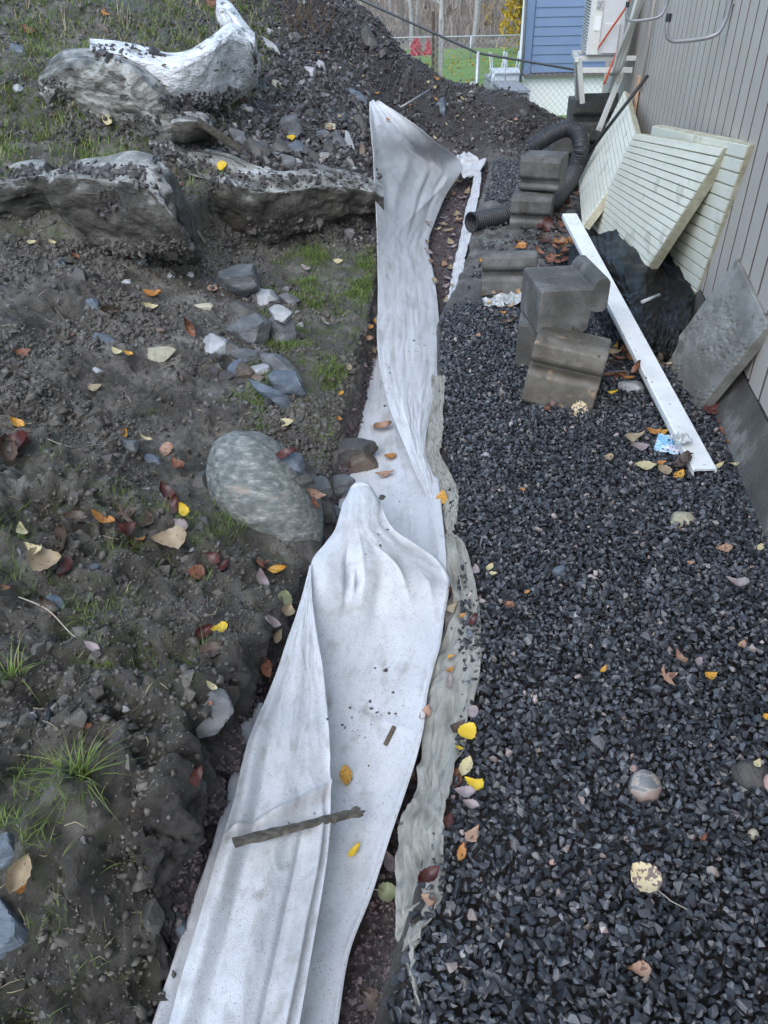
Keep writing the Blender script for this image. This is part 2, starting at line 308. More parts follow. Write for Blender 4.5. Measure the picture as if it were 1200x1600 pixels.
M['hook'] = flat('grey_galvanised_hook', (.30, .30, .31), .45, metallic=.4)
M['cap'] = flat('black_rubber_cap', (.02, .02, .022), .5)
M['white_metal'] = flat('white_enamelled_metal', (.62, .62, .58), .4, var=.06, spots=(8, .66, (.45, .42, .36)))
M['pump_case'] = flat('white_pump_casing', (.56, .57, .57), .4, var=.05)
M['pump_dark'] = flat('dark_grille', (.10, .11, .11), .5)
M['pump_label'] = material('printed_rating_label', [(.45, (.5, .5, .5)), (.55, (.16, .16, .17))], scale=90, rough=(.4, .5))
M['strap'] = flat('orange_red_strap', (.55, .10, .035), .5)
M['raw_wood'] = flat('raw_pine_wood', (.52, .33, .22), .7, stretch=(8, 8, 1), var=.2)
M['old_wood'] = material('weathered_grey_wood', [(.3, (.045, .038, .03)), (.5, (.10, .088, .07)), (.7, (.2, .18, .15))], scale=5, detail=8, stretch=(1.2, 14, 14), rough=(.6, .8), bump=.6, bscale=12, dist=.004)
M['twig'] = material('brown_twig', [(.3, (.06, .04, .028)), (.7, (.16, .115, .08))], scale=20, rough=(.6, .8))
M['root'] = material('pale_root', [(.3, (.3, .26, .2)), (.7, (.5, .45, .37))], scale=30, rough=(.6, .8))
M['grass'] = material('green_grass_blade', [(0, (.10, .16, .03)), (.55, (.16, .24, .05)), (.8, (.24, .25, .08)), (1, (.40, .33, .17))], attr='tone', rough=(.45, .6), transl=.25)
M['dry'] = material('dry_grass_stem', [(0, (.22, .17, .09)), (1, (.45, .37, .24))], attr='tone', rough=(.6, .8))
M['lawn'] = material('mown_lawn', [(.3, (.10, .19, .035)), (.7, (.2, .32, .07))], scale=1.2, detail=8, rough=(.7, .9), bump=1, bscale=30, dist=.03, coord='World')
M['blue'] = material('blue_painted_clapboard', [(.3, (.16, .225, .36)), (.7, (.18, .25, .39))], scale=2, rough=(.4, .55), coord='World')
M['whitewall'] = flat('white_rendered_base', (.85, .85, .85), .7, var=.04, bump=.3, bscale=30, coord='World')
M['galv'] = flat('galvanised_steel', (.45, .47, .48), .4, metallic=.5)
M['wire'] = flat('fence_wire', (.34, .36, .37), .5, metallic=.3)
M['rail'] = flat('dark_fence_rail', (.10, .11, .12), .5, metallic=.3)
M['red_hut'] = flat('red_hut_boards', (.36, .10, .07), .7, var=.25, stretch=(6, 6, 1))
M['hut_roof'] = flat('grey_hut_roof', (.28, .31, .35), .5)
M['forest'] = material('leaf_litter_hillside', [(.3, (.15, .12, .095)), (.5, (.25, .205, .165)), (.7, (.36, .30, .24))], scale=.8, detail=10, rough=(.9, 1), bump=1, bscale=6, dist=.2, coord='World')
M['bark_pale'] = flat('pale_birch_bark', (.42, .41, .40), .8, var=.3)
M['bark_grey'] = flat('grey_bark', (.19, .17, .155), .85, var=.3)
M['brush'] = material('leafless_brush', [(0, (.16, .12, .10)), (.6, (.32, .26, .22)), (1, (.5, .43, .38))], attr='tone', rough=(.8, 1))
M['leaf_yellowtree'] = material('yellow_foliage', [(0, (.35, .23, .03)), (1, (.72, .50, .07))], attr='tone', rough=(.6, .8), transl=.3)
M['leaf_redbush'] = material('crimson_foliage', [(0, (.6, .04, .08)), (1, (.95, .13, .2))], attr='tone', rough=(.6, .8), transl=.3)
M['deck'] = flat('grey_deck_boards', (.26, .27, .29), .6, var=.25, scale=10)
M['planter'] = flat('brown_deck_box', (.2, .17, .13), .8)
M['chair'] = flat('light_grey_garden_metal', (.58, .62, .66), .4, var=.05)
M['wrapper'] = material('crumpled_blue_wrapper', [(.42, (.22, .48, .72)), (.52, (.5, .7, .82)), (.60, (.7, .66, .72))], scale=9, rough=(.2, .4))
M['film'] = material('crumpled_clear_film', [(.3, (.25, .27, .27)), (.7, (.55, .57, .57))], scale=20, rough=(.15, .35))
M['mica'] = flat('bright_rock_streak', (.7, .7, .7), .3)
def leafmat(nm, c1, c2, sp=None, rough=(.35, .6)):
    return material('leaf_'+nm, [(.3, c1), (.7, c2)], scale=30, rough=rough, bump=.4, bscale=120, dist=.002, spots=sp, transl=.12)
LM = {
 'yellow': leafmat('yellow', (.62, .40, .02), (.78, .55, .04)),
 'gold': leafmat('gold', (.50, .24, .03), (.66, .36, .05), (220, .62, (.09, .045, .02))),
 'orange': leafmat('orange', (.36, .15, .035), (.5, .23, .06), (80, .62, (.13, .06, .03))),
 'rust': leafmat('rust', (.17, .065, .035), (.28, .12, .065), (70, .6, (.07, .035, .02))),
 'darkred': leafmat('dark_red', (.055, .018, .016), (.12, .04, .033), rough=(.2, .45)),
 'brown': leafmat('brown', (.06, .042, .032), (.15, .105, .08), (60, .58, (.035, .025, .02))),
 'tan': leafmat('tan', (.24, .18, .11), (.40, .32, .21), (120, .66, (.16, .10, .06))),
 'pale': leafmat('pale_yellow', (.44, .37, .19), (.62, .55, .33), (90, .64, (.25, .18, .1))),
 'salmon': leafmat('salmon', (.30, .17, .11), (.44, .28, .19), (60, .6, (.18, .09, .06))),
 'mauve': leafmat('mauve_grey', (.22, .17, .17), (.36, .30, .30)),
 'green': leafmat('dull_green', (.18, .2, .10), (.30, .32, .18)),
 'spotted': leafmat('spotted_tan', (.62, .50, .27), (.72, .60, .38), (90, .54, (.20, .14, .12))),
}
# ------------------------------------------------------------------ the ground
WD = np.array([0.17595, 0.98440, 0]); WA = np.array([1.3862, 2.2681, 0]); WN = np.array([WD[1], -WD[0], 0])   # house wall line; WN points into the house
def wall(s, z=0.0, off=0.0): return WA+WD*s+WN*off+np.array([0, 0, z])
def xw(Y): return 1.3862+(Y-2.2681)*0.1787
#      Y     xg    xb    floor  bank heights at offsets .05 .3 .7 1.2 2.0 3.5 6
ST = [(-.6, -.30, -.60, -.14, (-.05, .00, .08, .18, .40, .9, 1.5)),
      (.0, -.15, -.52, -.14, (-.05, .00, .10, .20, .45, 1.0, 1.6)),
      (.50, -.02, -.43, -.14, (-.04, .01, .12, .26, .56, 1.1, 1.8)),
      (.66, .03, -.42, -.14, (.02, .10, .20, .34, .64, 1.15, 1.85)),
      (.80, .08, -.42, -.14, (.21, .25, .29, .42, .70, 1.2, 1.9)),
      (1.0, .14, -.43, -.14, (.23, .28, .34, .46, .75, 1.25, 1.9)),
      (1.3, .22, -.36, -.14, (.20, .22, .34, .48, .8, 1.3, 2.0)),
      (1.9, .26, -.24, -.13, (.00, .10, .27, .45, .8, 1.3, 2.0)),
      (2.4, .27, -.20, -.13, (.02, .08, .19, .38, .75, 1.3, 2.0)),
      (3.0, .29, -.15, -.13, (.06, .11, .20, .37, .68, 1.3, 2.0)),
      (4.0, .36, -.03, -.15, (.10, .14, .21, .38, .60, 1.2, 2.0)),
      (4.8, .55, .00, -.17, (.11, .15, .22, .42, .62, 1.2, 2.0)),
      (5.4, .68, .00, -.18, (.30, .45, .56, .74, 1.0, 1.5, 2.1)),
      (6.2, .79, .01, -.18, (.38, .50, .66, .88, 1.18, 1.6, 2.2)),
      (7.2, .99, .00, -.16, (.50, .62, .80, 1.05, 1.45, 1.9, 2.4)),
      (8.2, 1.17, .06, -.12, (.42, .66, .92, 1.18, 1.55, 2.0, 2.5)),
      (8.8, 1.2, .20, None, (.45, .72, 1.0, 1.25, 1.6, 2.1, 2.6)),
      (10., 1.9, .35, None, (.86, 1.12, 1.36, 1.55, 1.8, 2.2, 2.6)),
      (10.8, 2.1, .35, None, (.60, .9, 1.2, 1.45, 1.8, 2.2, 2.6)),
      (12.2, 2.2, .3, None, (-.5, -.2, .3, .8, 1.4, 1.9, 2.4)),
      (13.5, 2.2, .3, None, (-.8, -.8, -.8, -.6, -.3, .3, 1.0))]
OFFS = (.05, .3, .7, 1.2, 2.0, 3.5, 6.0)
sec = []
for Y, xg, xb, fl, hs_ in ST:
    w = xw(Y)
    if fl is not None:
        c = [(w+5, 0), (w+.15, 0), ((w+xg)/2, 0), (xg, 0), (xg-.05, fl*.55), (xg-.12, fl*.95), (xb+.07, fl), (xb, hs_[0]-.05)]
    elif Y == 8.8: c = [(w+5, 0), (w+.15, 0), (1.75, .03), (1.25, .10), (1.05, .06), (.85, .10), (.42, .26), (.28, .36)]
    elif Y == 10.: c = [(w+5, -.2), (w+.15, -.15), (2.25, .12), (2.05, .20), (1.62, .40), (1.22, .50), (.85, .58), (.47, .76)]
    elif Y == 10.8: c = [(w+5, -.4), (w+.15, -.4), (2.3, -.2), (2.05, -.1), (1.62, .10), (1.22, .2), (.85, .3), (.47, .5)]
    else: c = [(w+5, -.8), (w+.15, -.8), (2.3, -.8), (2.05, -.8), (1.62, -.8), (1.22, -.8), (.85, -.75), (.47, -.6)]
    xb_ = xb
    for o, h in zip(OFFS, hs_): c.append((xb_-o, h))
    c.append((xb_-16, hs_[-1]+.4))
    sec.append(c)
sec = np.array(sec); STY = np.array([s[0] for s in ST])
ys = [-.55]
while ys[-1] < 13.4: ys.append(ys[-1]+min(.055, max(.0095, .00125*max(ys[-1], 0)**2)))
ys = np.array(ys); ty = np.interp(ys, STY, np.arange(len(STY)))
rows_ = crom(sec, ty, .42)                                             # (nY, 16, 2)
nsub = [3, 16, 18, 8, 8, 30, 18, 10, 44, 56, 58, 66, 54, 16, 4]
tu = np.concatenate([np.linspace(i, i+1, n, endpoint=False) for i, n in enumerate(nsub)]+[[15]])
_wob = (noise3(np.stack([ys*3.1, 0*ys, 0*ys+5], 1))*.05+noise3(np.stack([ys*9, 0*ys, 0*ys+8], 1))*.022)*np.clip(3.2-ys, .25, 1)
for _k, _w in ((6, .8), (7, 1), (8, 1), (9, .9), (10, .4)): rows_[:, _k, 0] += _wob*_w
XY = crom(np.transpose(rows_, (1, 0, 2)), tu, .30); XY = np.transpose(XY, (1, 0, 2))
T = np.zeros((len(ys), len(tu), 3)); T[..., 0] = XY[..., 0]; T[..., 1] = ys[:, None]; T[..., 2] = XY[..., 1]
xx, yy = T[..., 0], T[..., 1]
# rock steps: the ramp between two sections is gathered into a ledge
def ledge_y(x): return np.interp(x, [-4, -2.2, -1.15, -.95, -.73, -.45, 0, .3], [3.95, 3.95, 4.0, 4.75, 4.82, 5.12, 5.45, 5.5])
ramp_ = np.clip((yy-4.8)/.6, 0, 1); ly = ledge_y(xx); bankm = sig((xb_*0-xx)/.03)
hstep = np.interp(xx, [-4, -1.1, -.9, 0], [.22, .22, .26, .22])
T[..., 2] += hstep*bankm*(sig((yy-ly)/.018)-ramp_)*np.where(xx < .1, 1, 0)*np.clip((9-yy)/1.5, 0, 1)*sig((yy-3.2)/.05)
ub = tu[None, :]*np.ones_like(xx)
bank = np.clip((ub-6.2)/.8, 0, 1); mound = np.clip((yy-8.4)/.5, 0, 1)*np.clip((ub-1.0), 0, 1)
floorm = np.clip((ub-4.0), 0, 1)*np.clip((6.9-ub), 0, 1)
amp = np.maximum(np.maximum(bank, mound), .14+.1*floorm)
gravm = np.clip((3.3-ub)/.3, 0, 1)*sig((4.45-yy)/.1)
step_r = np.clip((3.6-ub)/.4, 0, 1)*sig((yy-4.5)/.1)*(1-mound)
Nn = grid_normals(T); Nn[Nn[..., 2] < 0] *= -1
P = T.reshape(-1, 3)
lump_ = np.abs(fbm(P, 5.0, 2, 31)); drk0 = (sig((P[:, 1]-5.05)/.15)); d = (fbm(P, 2.6, 2)*.06+fbm(P, 9, 3, 5)*.045+(.28-lump_)*.17*np.clip(2.6-P[:, 1], 0, 1)+(.22-np.abs(fbm(P, 13, 2, 37)))*.07*np.clip(3.0-P[:, 1], .25, 1))
bil = np.abs(fbm(P, 28, 2, 9)); d += (.5-bil*2.2)*(.019+.022*drk0)
bil2 = np.abs(fbm(P, 75, 2, 19)); d += (.5-bil2*2.2)*.009
rough_ = .35+1.0*sig(fbm(P, 1.7, 2, 40)*6)
d = d.reshape(xx.shape)*amp*rough_.reshape(xx.shape)+(step_r*.045*fbm(P, 12, 3, 3).reshape(xx.shape))
T += Nn*d[..., None]
T[..., 2] -= .016*gravm
nz = fbm(P, 3.5, 3, 60).reshape(xx.shape)
moss = np.clip(sig((yy-2.6)/.12)*sig((5.0-yy)/.15)*sig((xx+.55+nz*.25)/.05)*bank, 0, 1)
moss = np.maximum(moss, bank*sig((2.2-yy)/.2)*(.40+nz)*.9)
moss = np.maximum(moss, bank*sig((-1.2-xx)/.1)*sig((yy-3.9)/.1)*(.95+nz))
moss = np.maximum(moss, bank*sig((yy-5.9)/.3)*sig((-.95-xx)/.15)*(.7+nz))
dark = np.maximum(bank*sig((yy-5.05)/.15)*sig((xx+1.25+nz*.3)/.12), mound)
dark = np.maximum(dark, np.clip(3.7-ub, 0, 1)*sig((4.6-yy)/.1)); dark = np.maximum(dark, bank*sig((.72-yy)/.05)*.6)
dark = np.maximum(dark, .5*step_r)
cem = step_r*sig((1.35+.12*(yy-5)-xx+nz*.3)/.06)*sig((8.0-yy)/.3)
red = floorm*(1-mound)
T_faces = grid_faces(*xx.shape)
dark = np.maximum(dark, .8*np.clip((ub-5.8)/.3, 0, 1)*np.clip((7.95-ub)/.3, 0, 1)*sig((2.5-yy)/.1)); moss = moss*(1-np.clip((ub-5.8)/.3, 0, 1)*np.clip((7.9-ub)/.3, 0, 1))  # near cut wall darkened: wet mud plus its shade, both put into the colour
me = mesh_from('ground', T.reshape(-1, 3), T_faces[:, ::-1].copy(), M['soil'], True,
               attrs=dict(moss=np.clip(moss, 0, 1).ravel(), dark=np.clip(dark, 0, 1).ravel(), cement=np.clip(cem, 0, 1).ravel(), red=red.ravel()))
prop(link('ground', me), kind='structure')
BV = [BVHTree.FromPolygons(T.reshape(-1, 3).tolist(), T_faces.tolist())]
def add_bvh(V, F):
    BV.append(BVHTree.FromPolygons(np.asarray(V).tolist(), [tuple(int(i) for i in f) for f in F]))
def add_obj_bvh(o):
    bpy.context.view_layer.update()
    V = [tuple(o.matrix_world @ v.co) for v in o.data.vertices]; BV.append(BVHTree.FromPolygons(V, [tuple(p.vertices) for p in o.data.polygons]))
def hit(px, py, only_ground=False):
    d_ = ray(px, py); d_ = d_/np.linalg.norm(d_); best = None
    for b in (BV[:1] if only_ground else BV):
        r = b.ray_cast(Vector(C0), Vector(d_), 80)
        if r[0] is not None and (best is None or r[3] < best[2]):
            n = np.array(r[1]); n = n if n@d_ < 0 else -n; best = (np.array(r[0]), n, r[3])
    if best is None:
        p = pz(px, py, 0); return p, np.array([0, 0, 1.0])
    return best[0], best[1]
def hit_down(x, y, z=3):
    best = None
    for b in BV:
        r = b.ray_cast(Vector((x, y, z)), Vector((0, 0, -1)), 10)
        if r[0] is not None and (best is None or r[0].z > best[0][2]): best = (np.array(r[0]), np.array(r[1]))
    if best is None: return np.array([x, y, 0.]), np.array([0, 0, 1.])
    n = best[1]; return best[0], (n if n[2] > 0 else -n)

# ------------------------------------------------------------------ scattered small stones (stuff)
import bmesh
def hull_variant(seed, npts=10, flatn=.75):
    r = np.random.default_rng(seed); p = r.normal(size=(npts, 3)); p /= np.linalg.norm(p, axis=1, keepdims=True); p *= r.uniform(.75, 1.1, (npts, 1)); p *= np.array([1.15, .85, flatn])
    bm = bmesh.new()
    for q in p: bm.verts.new(q)
    bmesh.ops.convex_hull(bm, input=bm.verts); bmesh.ops.triangulate(bm, faces=bm.faces)
    bm.verts.ensure_lookup_table(); used = [v for v in bm.verts if v.link_faces]
    for i, v in enumerate(bm.verts): v.index = i
    V = np.array([v.co[:] for v in bm.verts]); F = np.array([[v.index for v in f.verts] for f in bm.faces]); bm.free()
    return V, F
HV_G = [hull_variant(s, 10+s % 4, .62+.05*(s % 5)) for s in range(20)]; HV_C = [hull_variant(s+50, 13, .8) for s in range(8)]; HV = HV_G
def rot_mats(n, tilt=1.0):
    q = rng.normal(size=(n, 4)); q /= np.linalg.norm(q, axis=1, keepdims=True); w, x, y, z = q.T
    return np.stack([1-2*(y*y+z*z), 2*(x*y-z*w), 2*(x*z+y*w), 2*(x*y+z*w), 1-2*(x*x+z*z), 2*(y*z-x*w), 2*(x*z-y*w), 2*(y*z+x*w), 1-2*(x*x+y*y)], 1).reshape(-1, 3, 3)
def scatter(name, pos, size, mat, tone, kind='stuff', parent=None, smooth=False):
    HV = HV_C if smooth else HV_G
    Vs, Fs, Ts, off = [], [], [], 0
    R_ = rot_mats(len(pos)); var = rng.integers(0, len(HV), len(pos))
    for k, (V, F) in enumerate(HV):
        idx = np.nonzero(var == k)[0]
        if not len(idx): continue
        VV = np.einsum('nij,vj->nvi', R_[idx], V)*size[idx][:, None, None]+pos[idx][:, None, :]
        FF = F[None]+(np.arange(len(idx))*len(V))[:, None, None]+off
        Vs.append(VV.reshape(-1, 3)); Fs.append(FF.reshape(-1, 3)); Ts.append(np.repeat(tone[idx], len(V))); off += len(idx)*len(V)
    me = mesh_from(name, np.concatenate(Vs), np.concatenate(Fs), mat, smooth, attrs=dict(tone=np.concatenate(Ts)))
    return prop(link(name, me, parent), kind=kind)
xg_f = lambda Y: np.interp(Y, STY, [s[1] for s in ST])
xb_f = lambda Y: np.interp(Y, STY, [s[2] for s in ST])
# coarse black gravel beside the ditch, two layers deep
def gravel_field(y0, y1, pitch, lift, z0, edge=0.0, xr=None):
    gy = np.arange(y0, y1, pitch); out = []
    for y in gy:
        a = float(xg_f(y))+edge; b = xr(y) if xr else xw(y)+.05
        a = max(a, -.9*y-.4); b = min(b, .62*y+.75)
        if b <= a: continue
        x = np.arange(a, b, pitch); out.append(np.stack([x, np.full_like(x, y), np.zeros_like(x)], 1))
    p = np.concatenate(out); p[:, :2] += rng.uniform(-.5, .5, (len(p), 2))*pitch*1.1
    p[:, 2] = z0+lift*rng.random(len(p))+fbm(p, 2.2, 2, 70)*.010+fbm(p, 9, 2, 71)*.005
    return p
p1_ = gravel_field(.42, 4.4, .0160, .007, -.001, -.02); p2_ = gravel_field(.42, 4.3, .0165, .012, .007, .004)
gp = np.concatenate([p1_, p2_])
eg = 4.15+.16*fbm(gp*np.array([1, .2, 0]), 3.0, 2, 11)+.12*np.clip(gp[:, 0]-.9, 0, 1)
gp = gp[(gp[:, 1] < eg+rng.normal(0, .04, len(gp)))]
gs = .0104*np.exp(rng.normal(0, .26, len(gp))); gt = np.clip(rng.beta(1.7, 2.5, len(gp)), 0, .87)
gt += .25*np.clip(fbm(gp, 5, 2, 33), 0, .3)
k = rng.random(len(gp)); gt = np.where(k > .992, .98, np.where(k > .984, .955, np.where(k > .974, .91, gt)))
scatter('black_gravel', gp, gs, M['gravel'], np.clip(gt, 0, 1))
# bluish gravel beyond the blocks
pf = []
for y in np.arange(6.7, 9.0, .021):
    a = float(xg_f(y))+.02; x = np.arange(a, a+.95+.2*math.sin(y*3), .021); pf.append(np.stack([x, np.full_like(x, y), np.zeros_like(x)], 1))
pf = np.concatenate(pf); pf[:, :2] += rng.uniform(-.012, .012, (len(pf), 2)); pf = pf[fbm(pf, 2.5, 2, 8)+.55*np.clip((pf[:, 1]-6.7), -1, .8) > .08]; pf[:, 2] = .012+.012*rng.random(len(pf))
scatter('far_gravel', pf, .0125*np.exp(rng.normal(0, .25, len(pf))), M['gravel'], np.clip(rng.beta(3, 2, len(pf)), .3, .93))
# spilled gravel and crumbs around the blocks
n = 4200; y = rng.uniform(4.0, 6.9, n); x = xg_f(y)+.03+rng.random(n)*(xw(y)-xg_f(y))
ps = np.stack([x, y, np.zeros(n)], 1); ps = ps[(fbm(ps, 3, 2, 90) > -.06)]; ps[:, 2] = .006+.01*rng.random(len(ps))
scatter('spilled_gravel', ps, .0095*np.exp(rng.normal(0, .35, len(ps))), M['gravel'], np.clip(rng.beta(2, 2.6, len(ps)), 0, .95))
# random points on the ground mesh by weight
A_, B_, C_, D_ = (T.reshape(-1, 3)[T_faces[:, i]] for i in range(4))
area = np.linalg.norm(np.cross(C_-A_, D_-B_), axis=1)/2; cen = (A_+B_+C_+D_)/4
uc = ub.reshape(-1)[T_faces[:, 0]]
tn = np.cross(C_-A_, D_-B_); tn /= np.linalg.norm(tn, axis=1, keepdims=True)+1e-9; tn[tn[:, 2] < 0] *= -1
# in view?
rel = cen-C0; wz = rel@CF; pxx = 600+FPX*(rel@CR)/np.maximum(wz, .05); pyy = 800-FPX*(rel@CU)/np.maximum(wz, .05)
seen = (wz > .1) & (pxx > -160) & (pxx < 1360) & (pyy > -60) & (pyy < 1850)
def pick(weight, n):
    w = weight*area*seen; w = w/w.sum(); i = rng.choice(len(w), n, p=w); s, t = rng.random(n)[:, None], rng.random(n)[:, None]
    return A_[i]+(B_[i]-A_[i])*s+(D_[i]-A_[i])*t, tn[i], i
mossc = np.clip(moss, 0, 1).reshape(-1)[T_faces[:, 0]]; darkc = np.clip(dark, 0, 1).reshape(-1)[T_faces[:, 0]]; bankc = bank.reshape(-1)[T_faces[:, 0]]
pers = 1/np.maximum(wz, .8)**1.2
cl = np.clip(.3+fbm(cen, 2.4, 2, 55)*3, 0.05, 1)
nearf = np.clip((cen[:, 1]-1.9)/.6, .22, 1)
w = bankc*(1-.75*mossc)*(1-darkc)*pers*cl*(uc > 7.2)*nearf
pc, nc_, ic = pick(w, 46000); sz = .0034*np.exp(rng.normal(0, .55, len(pc)))*(.6+.35*np.maximum(wz[ic], 0))
scatter('mud_clods', pc-nc_*sz[:, None]*.10, np.clip(sz, .002, .022), M['clod'], .25+.5*rng.random(len(pc))**1.5, smooth=True)
w = bankc*(1-darkc)*pers*cl*(uc > 7.4)*(1-.6*mossc)*nearf
pc, nc_, ic = pick(w, 1500); sz = .013*np.exp(rng.normal(0, .45, len(pc)))*(.6+.3*wz[ic])
scatter('mud_lumps', pc-nc_*sz[:, None]*.35, np.clip(sz, .006, .045), M['clod'], .1+rng.random(len(pc))*.5)
w = darkc*((bankc > .5) | (cen[:, 1] > 8.4))*(cen[:, 1] > 4.9)*(cen[:, 2] > -.1)*cl**.5
pc, nc_, ic = pick(w, 36000); sz = .0125*np.exp(rng.normal(0, .5, len(pc)))
k = rng.random(len(pc)); tn_ = np.clip(rng.beta(2, 3, len(pc))*.85, 0, .8); tn_ = np.where(k > .975, .97, np.where(k > .93, .87, tn_))
scatter('loose_scree', pc+nc_*sz[:, None]*.2, np.clip(sz, .006, .06), M['scree'], tn_)
# small pebbles pressed in the mud of the bank
w = bankc*(1-darkc)*pers*(uc > 7.9)
pc, nc_, ic = pick(w, 1000); sz = .0055*np.exp(rng.normal(0, .5, len(pc)))*(.8+.25*wz[ic])
scatter('embedded_pebbles', pc, np.clip(sz, .003, .03), M['scree'], np.clip(rng.beta(2, 2, len(pc)), .3, .95))
# fine reddish gravel on the ditch floor
w = (uc > 3.6)*(uc < 6.7)*(cen[:, 1] < 8.7)*(cen[:, 1] > .2)*pers**1.5
pc, nc_, ic = pick(w, 16000); sz = .0042*(.7+.42*wz[ic])*np.exp(rng.normal(0, .35, len(pc)))
scatter('ditch_gravel', pc, sz, M['redgravel'], rng.beta(2, 2.5, len(pc)))

# ------------------------------------------------------------------ grass on the bank (stuff) and tufts
def blades(pts, nrm, n_each, L, w, spread, tone=(0, .6), droop=.6, seg=3, seed=1):
    r = np.random.default_rng(seed); V, F, Tn = [], [], []; n0 = 0
    for p, nn in zip(pts, nrm):
        for _ in range(n_each):
            a = r.uniform(0, 2*math.pi); le = L*r.uniform(.45, 1.2); dirh = np.array([math.cos(a), math.sin(a), 0]); up = np.array([0, 0, 1.])*.8+nn*.4
            side = np.array([-math.sin(a), math.cos(a), 0]); b = p+dirh*r.uniform(0, spread*.35)-nn*.003; lean = r.uniform(.2, 1.1); tt = r.uniform(*tone)
            for s in range(seg+1):
                f = s/seg; c = b+up*le*(f-droop*f*f*lean*.8)+dirh*le*lean*f*f*.9+dirh*le*.2*f
                ww = w*(1-f**1.6)*.5
                V += [c-side*ww, c+side*ww]; Tn += [tt, tt]
            for s in range(seg): F.append((n0+2*s, n0+2*s+1, n0+2*s+3, n0+2*s+2))
            n0 += 2*(seg+1)
    return np.array(V), np.array(F), np.array(Tn)
def grass_obj(name, *a, mat='grass', **k):
    V, F, Tn = blades(*a, **k); me = mesh_from(name, V, F, M[mat], True, attrs=dict(tone=Tn)); return link(name, me)
gl = np.clip(fbm(cen, 4.5, 2, 77)*3+.15, 0, 1)
w = np.where(mossc > .25, mossc, 0)*gl*bankc
pc, nc_, ic = pick(w*(cen[:, 1] > 2.5)*(cen[:, 1] < 5.0)*(cen[:, 0] > -.8), 7500); prop(grass_obj('shelf_grass', pc, nc_, 1, .034, .0030, .02, tone=(0, .75), seed=2), kind='stuff')
pc, nc_, ic = pick(w*(cen[:, 1] < 2.2), 1300); prop(grass_obj('sparse_grass', pc, nc_, 2, .042, .0018, .012, tone=(0, .75), seed=3), kind='stuff')
pc, nc_, ic = pick((w+.12*bankc)*(cen[:, 1] > 4.0)*(cen[:, 0] < -.9), 14000); prop(grass_obj('upper_grass', pc, nc_, 2, .068, .0058, .03, tone=(.1, 1.0), seed=4), kind='stuff')
pc, nc_, ic = pick(bankc*(cen[:, 1] > 5.6)*(cen[:, 0] < -1.0), 1000); prop(grass_obj('dry_grass', pc, nc_, 2, .20, .0045, .04, tone=(0, 1), droop=1.0, seed=5, mat='dry'), kind='stuff')
for px, py, n_, L_, lab in ((130, 1215, 70, .125, 'largest grass tuft, drooping over the near shelf edge at lower left'), (145, 262, 26, .16, 'long bladed grass tuft in front of the folded rock at upper left'),
                            (205, 1345, 9, .06, 'thin grass tuft just below the largest tuft on the near shelf'), (20, 1060, 22, .12, 'grass tuft at the left photo edge below the dark wet leaf'),
                            (300, 850, 12, .05, 'short grass tuft beside the wet leaf heap left of the boulder'), (70, 720, 14, .05, 'sparse green tuft below the curled dark leaf at the left edge'),
                            (235, 645, 6, .04, 'tiny grass tuft at the rim of the mud slope'), (30, 800, 10, .04, 'small tuft beside the pale yellow leaf at the left edge'), (125, 970, 8, .04, 'small tuft above the yellow moss patch')):
    p, nn = hit(px, py); o = grass_obj('grass_tuft', [p+np.array([rng.normal(0, .008), rng.normal(0, .008), 0]) for _ in range(max(2, n_//5))], [nn]*max(2, n_//5), 7, L_, .0030, .06, tone=(0, .85), droop=1.0, seg=5, seed=px)
    recenter(o); prop(o, lab, 'grass', 'grass tufts on the bank')
p, nn = hit(158, 1035); o = grass_obj('moss_patch', [p+np.array([rng.normal(0, .012), rng.normal(0, .012), 0]) for _ in range(60)], [nn]*60, 5, .009, .002, .01, tone=(.55, .8), seed=8); recenter(o); prop(o, 'bright yellow-green moss patch on the near shelf', 'moss')

# ------------------------------------------------------------------ white geotextile
def loft(rows, nu, nv, ten=.5):
    R_ = np.array([[pz(*p) if len(p) == 3 else pY(p[0], p[1], p[3]) for p in r] for r in rows])
    X = crom(R_, np.linspace(0, len(rows)-1, nv), ten); X = crom(np.transpose(X, (1, 0, 2)), np.linspace(0, R_.shape[1]-1, nu), ten); return np.transpose(X, (1, 0, 2))
def hrow(py, l, zl, r, zr, sag=0.0, dpy=0.0, n=5):
    return [(l+(r-l)*i/(n-1), py+dpy*i/(n-1), zl+(zr-zl)*i/(n-1)-sag*math.sin(math.pi*i/(n-1))) for i in range(n)]
def sheet(name, X, mat, parent, disp=None, dirt=None, thick=.003):
    nv, nu = X.shape[:2]; u = np.linspace(0, 1, nu)[None, :]*np.ones((nv, 1)); v = np.linspace(0, 1, nv)[:, None]*np.ones((1, nu))
    Nn = grid_normals(X); fl = np.sign((Nn*(C0-X)).sum(2)); Nn *= fl[..., None]
    if disp is not None: X = X+Nn*disp(u, v, X)[..., None]
    F = grid_faces(nv, nu); me = mesh_from(name, X.reshape(-1, 3), F, mat, True, attrs=dict(dirt=np.clip(dirt(u, v, X) if dirt else 0*u, 0, 1).ravel()))
    o = link(name, me, parent); m = o.modifiers.new('solidify', 'SOLIDIFY'); m.thickness = thick; m.offset = 0
    add_bvh(X.reshape(-1, 3), F); return o
def crease(t, c, w): return np.exp(-np.abs(t-c)/w)
def soft(t, c, w): return np.exp(-((t-c)/w)**2)
def nz2(u, v, fu, fv, off, octs=2):
    P_ = np.stack([u.ravel()*fu, v.ravel()*fv, np.full(u.size, off)], 1); return fbm(P_, 1.0, octs).reshape(u.shape)
geo = empty('geotextile_sheet', pz(590, 900, -.15), 'long white geotextile sheet draped along the ditch from the bank top down to the foreground', 'ground cloth')
def local(o):            # keep world shape under a parent that has moved
    o.matrix_parent_inverse = Matrix.Translation(-o.parent.location); return o
